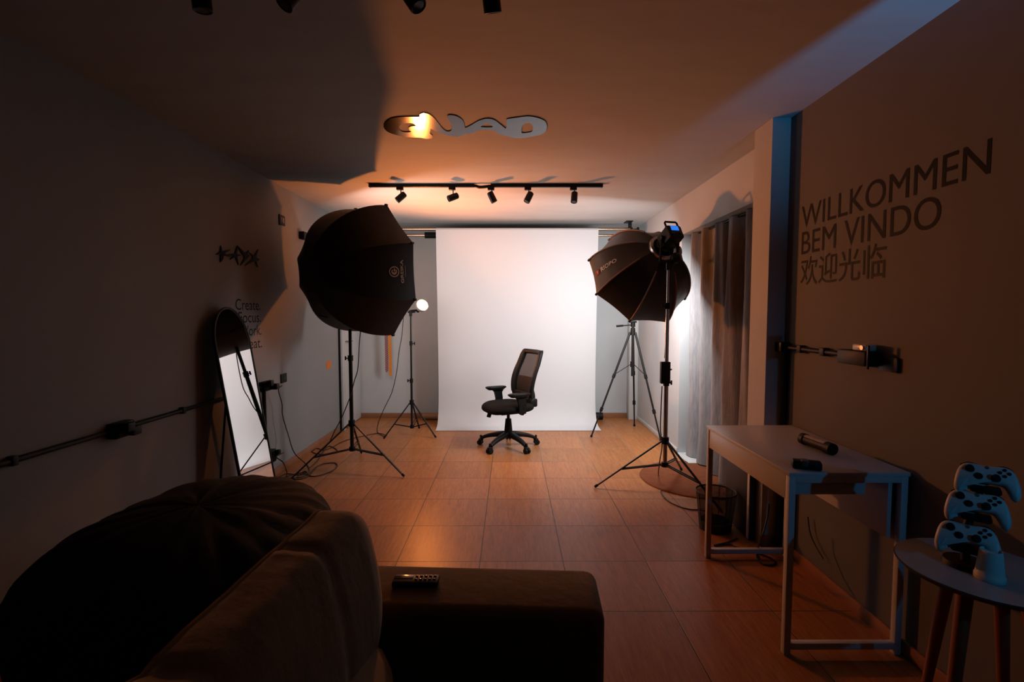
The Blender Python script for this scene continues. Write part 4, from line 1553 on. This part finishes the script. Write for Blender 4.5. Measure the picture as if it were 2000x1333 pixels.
# tall black tower behind the desk
t = thing('computer_tower', 'slim black tower case standing on the floor behind the desk', 'computer tower', (1.41, 3.02, 0), world=True)
tx0, tx1, ty0, ty1 = at(1461, 1053, Z=0.01).x, XP - 0.004, 2.815, 3.18
ty0 = max(at(1461, 1054, Z=0.01).y, DY1 + 0.02)
MB().box((tx0, ty0, 0.006), (tx1 - 0.002, ty1, 0.44), 0.004).build('case', M_PCB, t)
MB().box((tx0 - 0.004, ty0, 0.008), (tx0, ty0 + 0.026, 0.438), 0.002).build('front_panel', M_DESKM, t)
MB().box((tx0 + 0.005, ty0 + 0.02, 0), (tx1 - 0.01, ty0 + 0.05, 0.007)).build('foot', M_BLACK, t)

# ------------------------------------------------------------------ side table, controllers, cup
TZ = 0.62
TC = Vector((1.345, 1.368, 0)); TR = 0.199
t = thing('side_table', 'small round side table with a grey glossy top and splayed wooden legs', 'side table', tuple(TC))
MB().lathe([(TR - 0.012, TZ - 0.016), (TR - 0.001, TZ - 0.006), (TR, TZ - 0.003), (TR - 0.004, TZ - 0.0015)], n=72).build('table_edge', M_TEDGE, t)
MB().lathe([(TR - 0.004, TZ - 0.002), (TR - 0.003, TZ)], n=72).build('tabletop', M_TTOP, t)
for a in (208, 298, 358, 88):
    d = Vector((math.cos(R(a)), math.sin(R(a)), 0))
    if a in (358,):
        d = Vector((math.cos(R(20)), math.sin(R(20)), 0))
    tp, bt = d * 0.095 + Vector((0, 0, TZ - 0.014)), d * (0.19 if a != 358 else 0.17)
    lg = MB().tube([tp, bt + Vector((0, 0, 0.004))], [0.020, 0.011], 16).build('leg', M_WOODLEG, t)
MB().lathe([(0.09, TZ - 0.030), (0.11, TZ - 0.017)], n=40).build('leg_plate', M_TEDGE, t)

CO = [(0, .041), (.016, .0415), (.030, .044), (.048, .043), (.062, .035), (.071, .019), (.077, -.004), (.081, -.030), (.079, -.050), (.070, -.060),
      (.058, -.054), (.049, -.036), (.039, -.022), (.022, -.019)]
half = CO + [(0, -.019)]
full = half + [(-x, y) for x, y in reversed(CO[1:])]
full = [(p.x, p.y) for p in catmull([(x, y, 0) for x, y in full], 3, True)]


def controller(loc, rot, label):
    t = thing('game_controller', label, 'game controller', loc, rot, 'white controllers stacked on the side table')
    t.scale = (0.87, 0.87, 0.87)
    mb = MB()
    n = len(full)

    def inset(i, dlt):
        a, b = Vector((*full[i - 1], 0)), Vector((*full[(i + 1) % n], 0))
        tg = (b - a).normalized()
        nr = Vector((tg.y, -tg.x, 0))
        # outline runs clockwise seen from above: the inside is to the right
        p = Vector((*full[i], 0)) + nr * dlt
        return p
    rings = []
    for z, dlt in ((-0.020, 0.012), (-0.017, 0.006), (-0.009, 0.0012), (0.0, 0.0), (0.008, 0.002), (0.0125, 0.006), (0.0145, 0.011)):
        ring = []
        for i in range(n):
            p = inset(i, dlt)
            dr = max(0.0, (-p.y - 0.01) / 0.05)
            ring.append(mb.bm.verts.new((p.x, p.y, z - 0.018 * dr ** 1.5)))
        rings.append(ring)
    for A, B in zip(rings[:-1], rings[1:]):
        for i in range(n):
            mb.bm.faces.new((A[i], A[(i + 1) % n], B[(i + 1) % n], B[i]))
    f1 = mb.bm.faces.new(rings[0]); f2 = mb.bm.faces.new(rings[-1])
    bmesh.ops.triangulate(mb.bm, faces=[f1, f2], ngon_method='BEAUTY')
    mb.build('shell', M_CTRL, t, smooth=50)
    zt_ = 0.0143
    for (x, y) in ((-0.042, 0.018), (0.021, -0.004)):
        s = MB().lathe([(0.0125, 0.0), (0.012, 0.002)], (x, y, zt_), 20)
        s.lathe([(0.006, 0.0), (0.006, 0.008), (0.0095, 0.010), (0.010, 0.012), (0.008, 0.0125)], (x, y, zt_), 20)
        s.build('thumbstick', M_BLACK, t)
    dp = MB().lathe([(0.0115, 0.0), (0.0112, 0.0015)], (-0.021, -0.004, zt_), 22)
    dp.box((-0.021 - 0.010, -0.0072, zt_), (-0.021 + 0.010, -0.0008, zt_ + 0.004), 0.001)
    dp.box((-0.021 - 0.0032, -0.014, zt_), (-0.021 + 0.0032, 0.006, zt_ + 0.004), 0.001)
    dp.build('direction_pad', M_BLACK, t)
    for (x, y) in ((0.042, 0.029), (0.042, 0.007), (0.031, 0.018), (0.053, 0.018)):
        MB().lathe([(0.0052, 0.0), (0.0052, 0.003), (0.004, 0.004)], (x, y, zt_), 14).build('button', M_BLACK, t)
    MB().lathe([(0.0058, 0.0), (0.0055, 0.0015)], (0.0, 0.030, zt_), 16).build('home_button', M_BTN, t)
    for sg in (-1, 1):
        tr_ = MB()
        tr_.tube(catmull([(0.022 * sg, 0.040, -0.004), (0.045 * sg, 0.044, -0.004), (0.062 * sg, 0.034, -0.006)], 5), 0.007, 8)
        tr_.build('shoulder_button', M_BLACK, t)
    return t


YS = R(-40)
cpos = [(at(1927, 934, Y=1.40), 'topmost white game controller of the stack of three on the side table'),
        (at(1908, 988, Y=1.385), 'middle white game controller of the stack of three on the side table'),
        (at(1889, 1050, Y=1.37), 'lowest white game controller of the stack, just above the tabletop')]
for p, lab in cpos:
    controller(tuple(p), (R(52), 0, YS), lab)
fw = Vector((math.sin(YS), -math.cos(YS), 0))
sx = Vector((math.cos(YS), math.sin(YS), 0))
t = thing('controller_stand', 'black tiered stand holding the three white controllers', 'stand', (TC.x + 0.01, TC.y + 0.04, TZ), world=True)
low = cpos[2][0]
bse = Vector((low.x, low.y, TZ)) - fw * 0.028
MB().tube([bse + Vector((0, 0, 0.001)), bse + Vector((0, 0, 0.014))], [0.055, 0.05], 28).build('base', M_BLACK, t)
spn = MB()
spn.tube([bse + Vector((0, 0, 0.01)), low - fw * 0.045 + Vector((0, 0, 0.01)), cpos[1][0] - fw * 0.045, cpos[0][0] - fw * 0.045], 0.011, 12)
spn.build('spine', M_BLACK, t)
for p, _ in cpos:
    c = MB()
    M = Matrix((sx, fw, Vector((0, 0, 1)))).transposed().to_4x4(); M.translation = p
    c.box((-0.034, -0.046, -0.046), (0.034, 0.004, -0.032), 0.004, M)
    c.box((-0.030, -0.0, -0.046), (0.030, 0.008, -0.024), 0.003, M)
    c.build('cradle', M_BLACK, t)

cp = at(1941, 1136, Z=TZ)
t = thing('cup', 'small white cup standing upside down on the side table', 'cup', (cp.x, cp.y + 0.012, TZ))
MB().lathe([(0.0, 0.0), (0.0330, 0.0), (0.0340, 0.003), (0.0335, 0.012), (0.0310, 0.0155), (0.0295, 0.03), (0.0245, 0.078), (0.0238, 0.081), (0.022, 0.0815), (0.020, 0.076), (0.0, 0.075)], n=40, capb=False, capt=False).build('body', M_CUP, t, doubles=0.0002)

# ------------------------------------------------------------------ sofa and bean bag
t = thing('sofa', 'olive tan sofa in the foreground seen from behind its seat, turned to the right', 'sofa', (-0.25, 0.3, 0), world=True)
t.rotation_euler = (0, 0, R(-3.0))
SOFA_ROOT = t
SY0, SY1 = -0.80, 1.19           # cushion run
def rbox(lo, hi, r):
    return MB().box(lo, hi, r, seg=5)


AY0, AY1 = 1.205, 1.440
AZ = 0.605
rbox((-0.560, SY0, 0.04), (-0.44, 1.20, 0.800), 0.035).build('back_frame', M_SOFA, t, smooth=60)
bc_ = MB()


def bcush(u, v):
    an = 2 * math.pi * u
    ca, sa = math.cos(an), math.sin(an)
    y = SY0 + (SY1 - SY0) * v
    endk = min(1.0, ((1 - v) / 0.045)) ** 0.5 if v > 0.955 else 1.0
    px_ = 0.125 * math.copysign(abs(ca) ** 0.75, ca)
    pz_ = 0.205 * math.copysign(abs(sa) ** 0.75, sa)
    # crease seams along the run
    seam = 0.0
    for ys_ in (0.93, 0.60, 0.24, -0.15):
        seam += math.exp(-((y - ys_) / 0.009) ** 2)
    k = 1 - 0.10 * min(1, seam)
    wr_ = 0.009 * noise.noise((y * 9, ca * 2.2 + y, sa * 2.2)) + 0.004 * noise.noise((y * 30, ca * 3, sa * 3))
    if u > 0.0:
        k += wr_ * 6 * 0.6
    k *= 0.25 + 0.75 * endk
    x = px_ * k
    z = pz_ * k
    n_ = len(XS)
    f_ = u * n_ % n_
    i_ = int(f_)
    q_ = XS[i_].lerp(XS[(i_ + 1) % n_], f_ - i_)
    d_ = q_ - XC
    k = (1 - 0.045 * min(1, seam) + wr_ * 1.6) * (0.72 + 0.28 * endk if v > 0.955 else 1.0)
    q_ = XC + d_ * k
    return Vector((q_.x, y, q_.z))


XS = catmull([(-0.448, 0, 0.888), (-0.40, 0, 0.898), (-0.350, 0, 0.886), (-0.322, 0, 0.80), (-0.304, 0, 0.70), (-0.300, 0, 0.60), (-0.33, 0, 0.50), (-0.42, 0, 0.465), (-0.475, 0, 0.55), (-0.478, 0, 0.70), (-0.470, 0, 0.80)], 6, True)
XC = Vector((-0.40, 0, 0.66))
V = bc_.grid(bcush, 40, 120, closed_u=True)
for j in (0, 120):
    bc_.bm.faces.new([V[i][j] for i in range(40)])
bco = bc_.build('back_cushion', M_SOFA, t, smooth=70)
pc = MB()
for us in (0.02,):
    pc.tube([bcush(us, v) for v in [i / 80 for i in range(78)]], 0.005, 6)
pc.build('piping', M_PIPE, bco)
lw = MB()
lw.sphere((0, 0, 0), 1.0, 0.13, 0.95, 0.17, 24, 20)
for v in lw.bm.verts:
    s_ = v.co
    v.co = Vector((-0.335 + s_.x, 0.19 + math.copysign(abs(s_.y / 0.95) ** 0.5, s_.y) * 0.98, 0.50 + s_.z))
lw.build('lumbar_cushion', M_SOFA, t, smooth=70)
rbox((-0.64, AY0, 0.04), (0.235, AY1, AZ), 0.035).build('armrest', M_SOFA, t, smooth=60)
rbox((-0.50, SY0, 0.26), (0.27, AY0 - 0.004, 0.43), 0.045).build('seat_cushion', M_SOFA, t, smooth=60)
rbox((-0.62, SY0, 0.05), (0.22, AY0, 0.255), 0.02).build('base', M_SOFA, t, smooth=60)
for (x, y) in ((-0.56, 1.38), (0.17, 1.38), (-0.56, -0.7), (0.17, -0.7)):
    MB().cyl((x, y, 0), (x, y, 0.055), 0.022, n=14).build('foot', M_BLACK, t)

SOFA_ROOT.location.x -= 0.045      # parts were measured about the unturned root
# remote on the armrest
ra = at(768, 1133, Z=AZ + 0.012); rb_ = at(857, 1134, Z=AZ + 0.012)
t = thing('remote_control', 'dark remote control with shiny buttons lying on the sofa armrest', 'remote control', tuple((ra + rb_) / 2 - Vector((0, 0, 0.012))), world=True)
yc = (ra.y + rb_.y) / 2
MB().box((ra.x, yc - 0.022, AZ + 0.001), (rb_.x, yc + 0.022, AZ + 0.017), 0.005).build('body', M_BLACK, t)
MB().box((ra.x + 0.004, yc - 0.004, AZ + 0.0165), (ra.x + 0.055, yc + 0.017, AZ + 0.0178), 0.001).build('top_panel', mat('glossy_remote_top', (0.02, 0.018, 0.016), 0.18), t)
for i in range(5):
    for j in range(2):
        x = ra.x + 0.064 + i * 0.0125
        MB().lathe([(0.0042, 0), (0.0042, 0.002), (0.003, 0.0028)], (x, yc - 0.006 + j * 0.016, AZ + 0.0165), 10).build('button', mat('glossy_remote_top', (0.02, 0.018, 0.016), 0.18), t)

# bean bag
mb = MB()
BC = Vector((-1.225, 1.90, 0))


def bean(u, v):
    an = 2 * math.pi * u
    ph = math.pi * v
    ca, sa = math.cos(an), math.sin(an)
    sp = math.sin(ph) ** 0.75
    x = 0.53 * sp * ca
    y = 0.58 * sp * sa
    z = 0.31 * math.cos(ph)
    z = math.copysign(abs(z / 0.31) ** 0.8, z) * 0.31
    d = Vector((x, y, z))
    wr = 0.030 * noise.noise(d * 3.2) + 0.018 * noise.noise(Vector((an * 3.0, ph * 2.0, 1.0)))
    rid = 0.030 * (1 - abs(math.sin(an * 11 + 2.5 * noise.noise(d * 3.0)))) ** 2 * math.sin(ph) if v < 0.62 else 0
    k = 1 + (wr - rid) * 1.6
    d = Vector((x * k, y * k, z * k))
    zz = d.z + 0.29
    zz += 0.05 * max(0, d.y / 0.6)
    return Vector((BC.x + d.x, BC.y + d.y, max(0.004, zz)))


mb.grid(bean, 96, 40, closed_u=True)
solo(mb.build('bean_bag', M_BEAN, smooth=80, doubles=0.0008), 'large black wrinkled bean bag on the floor between the sofa and left wall', 'bean bag')


# ------------------------------------------------------------------ cables
def cable(pts, label, r=0.0042, group='loose black cables'):
    P = catmull(pts, 10)
    for p in P:
        p.z = max(p.z, r)
        p.x = min(max(p.x, XL + 0.02), XN - 0.006 if p.y < YP0 else XF - 0.02)
    o = MB().tube(P, r, 7).build('cable', M_CABLE, smooth=60)
    return solo(o, label, 'cable', group)


def fp(px, py, z=0.005): return at(px, py, Z=z)


sb1 = Vector((XL + 0.11, yl(524), zc - 0.01))
cable([sb1, at(544, 762, X=XL + 0.09), at(551, 790, X=XL + 0.08), at(552, 812, X=XL + 0.08), at(563, 850, X=XL + 0.10), at(575, 885, X=XL + 0.16), fp(596, 906), fp(604, 922), fp(585, 928), fp(560, 926),
       fp(545, 934), fp(570, 938), fp(600, 932), fp(615, 915), fp(630, 907), fp(655, 905), fp(657, 914), fp(640, 924), fp(612, 931), fp(590, 924), fp(560, 931), fp(540, 937)],
      'black cable dropping from the wall socket beside the mirror into a coil on the floor')
sb2 = Vector((XL + 0.10, yl(526), 0.21))
cable([sb2, at(540, 893, X=XL + 0.12), at(553, 904, X=XL + 0.2), at(560, 922, X=XL + 0.26), fp(561, 934), fp(575, 936), fp(592, 922), fp(600, 924), fp(590, 932), fp(548, 937)],
      'short black cable looping from the low wall socket to the floor')
gb = Vector((GX, GY, 0))
cable([at(705, 640, Y=GY + 0.1), at(702, 670, Y=GY + 0.05), at(699, 720, Y=GY), at(692, 745, Y=GY - 0.02), at(684, 775, Y=GY - 0.03), at(668, 815, Y=GY + 0.0), at(655, 840, Y=GY + 0.05), at(642, 866, Y=GY + 0.1),
       fp(628, 880), fp(612, 877), fp(611, 884), fp(630, 888), fp(657, 884), fp(655, 877), fp(640, 873), fp(620, 900), fp(604, 915)],
      'black cable falling from the left softbox along its stand to the floor')
cable([at(788, 618, Y=BY + 0.02), at(785, 655, Y=BY), at(779, 690, Y=BY), at(775, 725, Y=BY), at(766, 765, Y=BY - 0.02), at(752, 795, Y=BY - 0.05), at(739, 826, Y=BY - 0.05), fp(737, 845), fp(748, 852), fp(755, 851), fp(738, 847), fp(705, 853),
       fp(672, 862), fp(645, 876), fp(630, 880)], 'black cable hanging from the bulb lamp and crossing the floor tiles')
cable([at(1293, 755, Y=RY - 0.03), at(1291, 800, Y=RY - 0.03), at(1290, 840, Y=RY - 0.05), at(1293, 870, Y=RY - 0.06), at(1288, 905, Y=RY - 0.1), fp(1286, 930), fp(1291, 952), fp(1292, 964), fp(1305, 979), fp(1330, 991),
       fp(1352, 996), fp(1372, 997), fp(1405, 1010), fp(1425, 1022), fp(1452, 1040)], 'black cable running from the right light stand past the waste bin')
cable([at(1502, 985, Y=2.55), at(1500, 1005, Y=2.55), at(1494, 1030, Y=2.52), at(1487, 1053, Y=2.5), fp(1478, 1075), fp(1479, 1090), fp(1495, 1104), fp(1516, 1101), fp(1505, 1091), fp(1470, 1078), fp(1440, 1070), fp(1425, 1064), fp(1395, 1066), fp(1420, 1060), fp(1440, 1052)],
      'thin black cable hanging under the desk and looping on the tiles')
cable([at(1578, 1010, X=XN - 0.02), at(1582, 1040, X=XN - 0.02), at(1592, 1065, X=XN - 0.02), at(1608, 1092, X=XN - 0.02)], 'thin dark cable lying against the right wall under the desk', 0.003)
cable([R_H + Vector((0.06, -0.12, -0.06)), at(1309, 545, Y=RY + 0.0), at(1311, 575, Y=RY + 0.01), at(1309, 600, Y=RY + 0.02), at(1303, 640, Y=RY + 0.03), at(1298, 700, Y=RY + 0.01)],
      'black cable dropping from the lamp head along the right stand pole')

for o in WORLD_ROOTS:
    if '_w' in o:
        del o['_w']
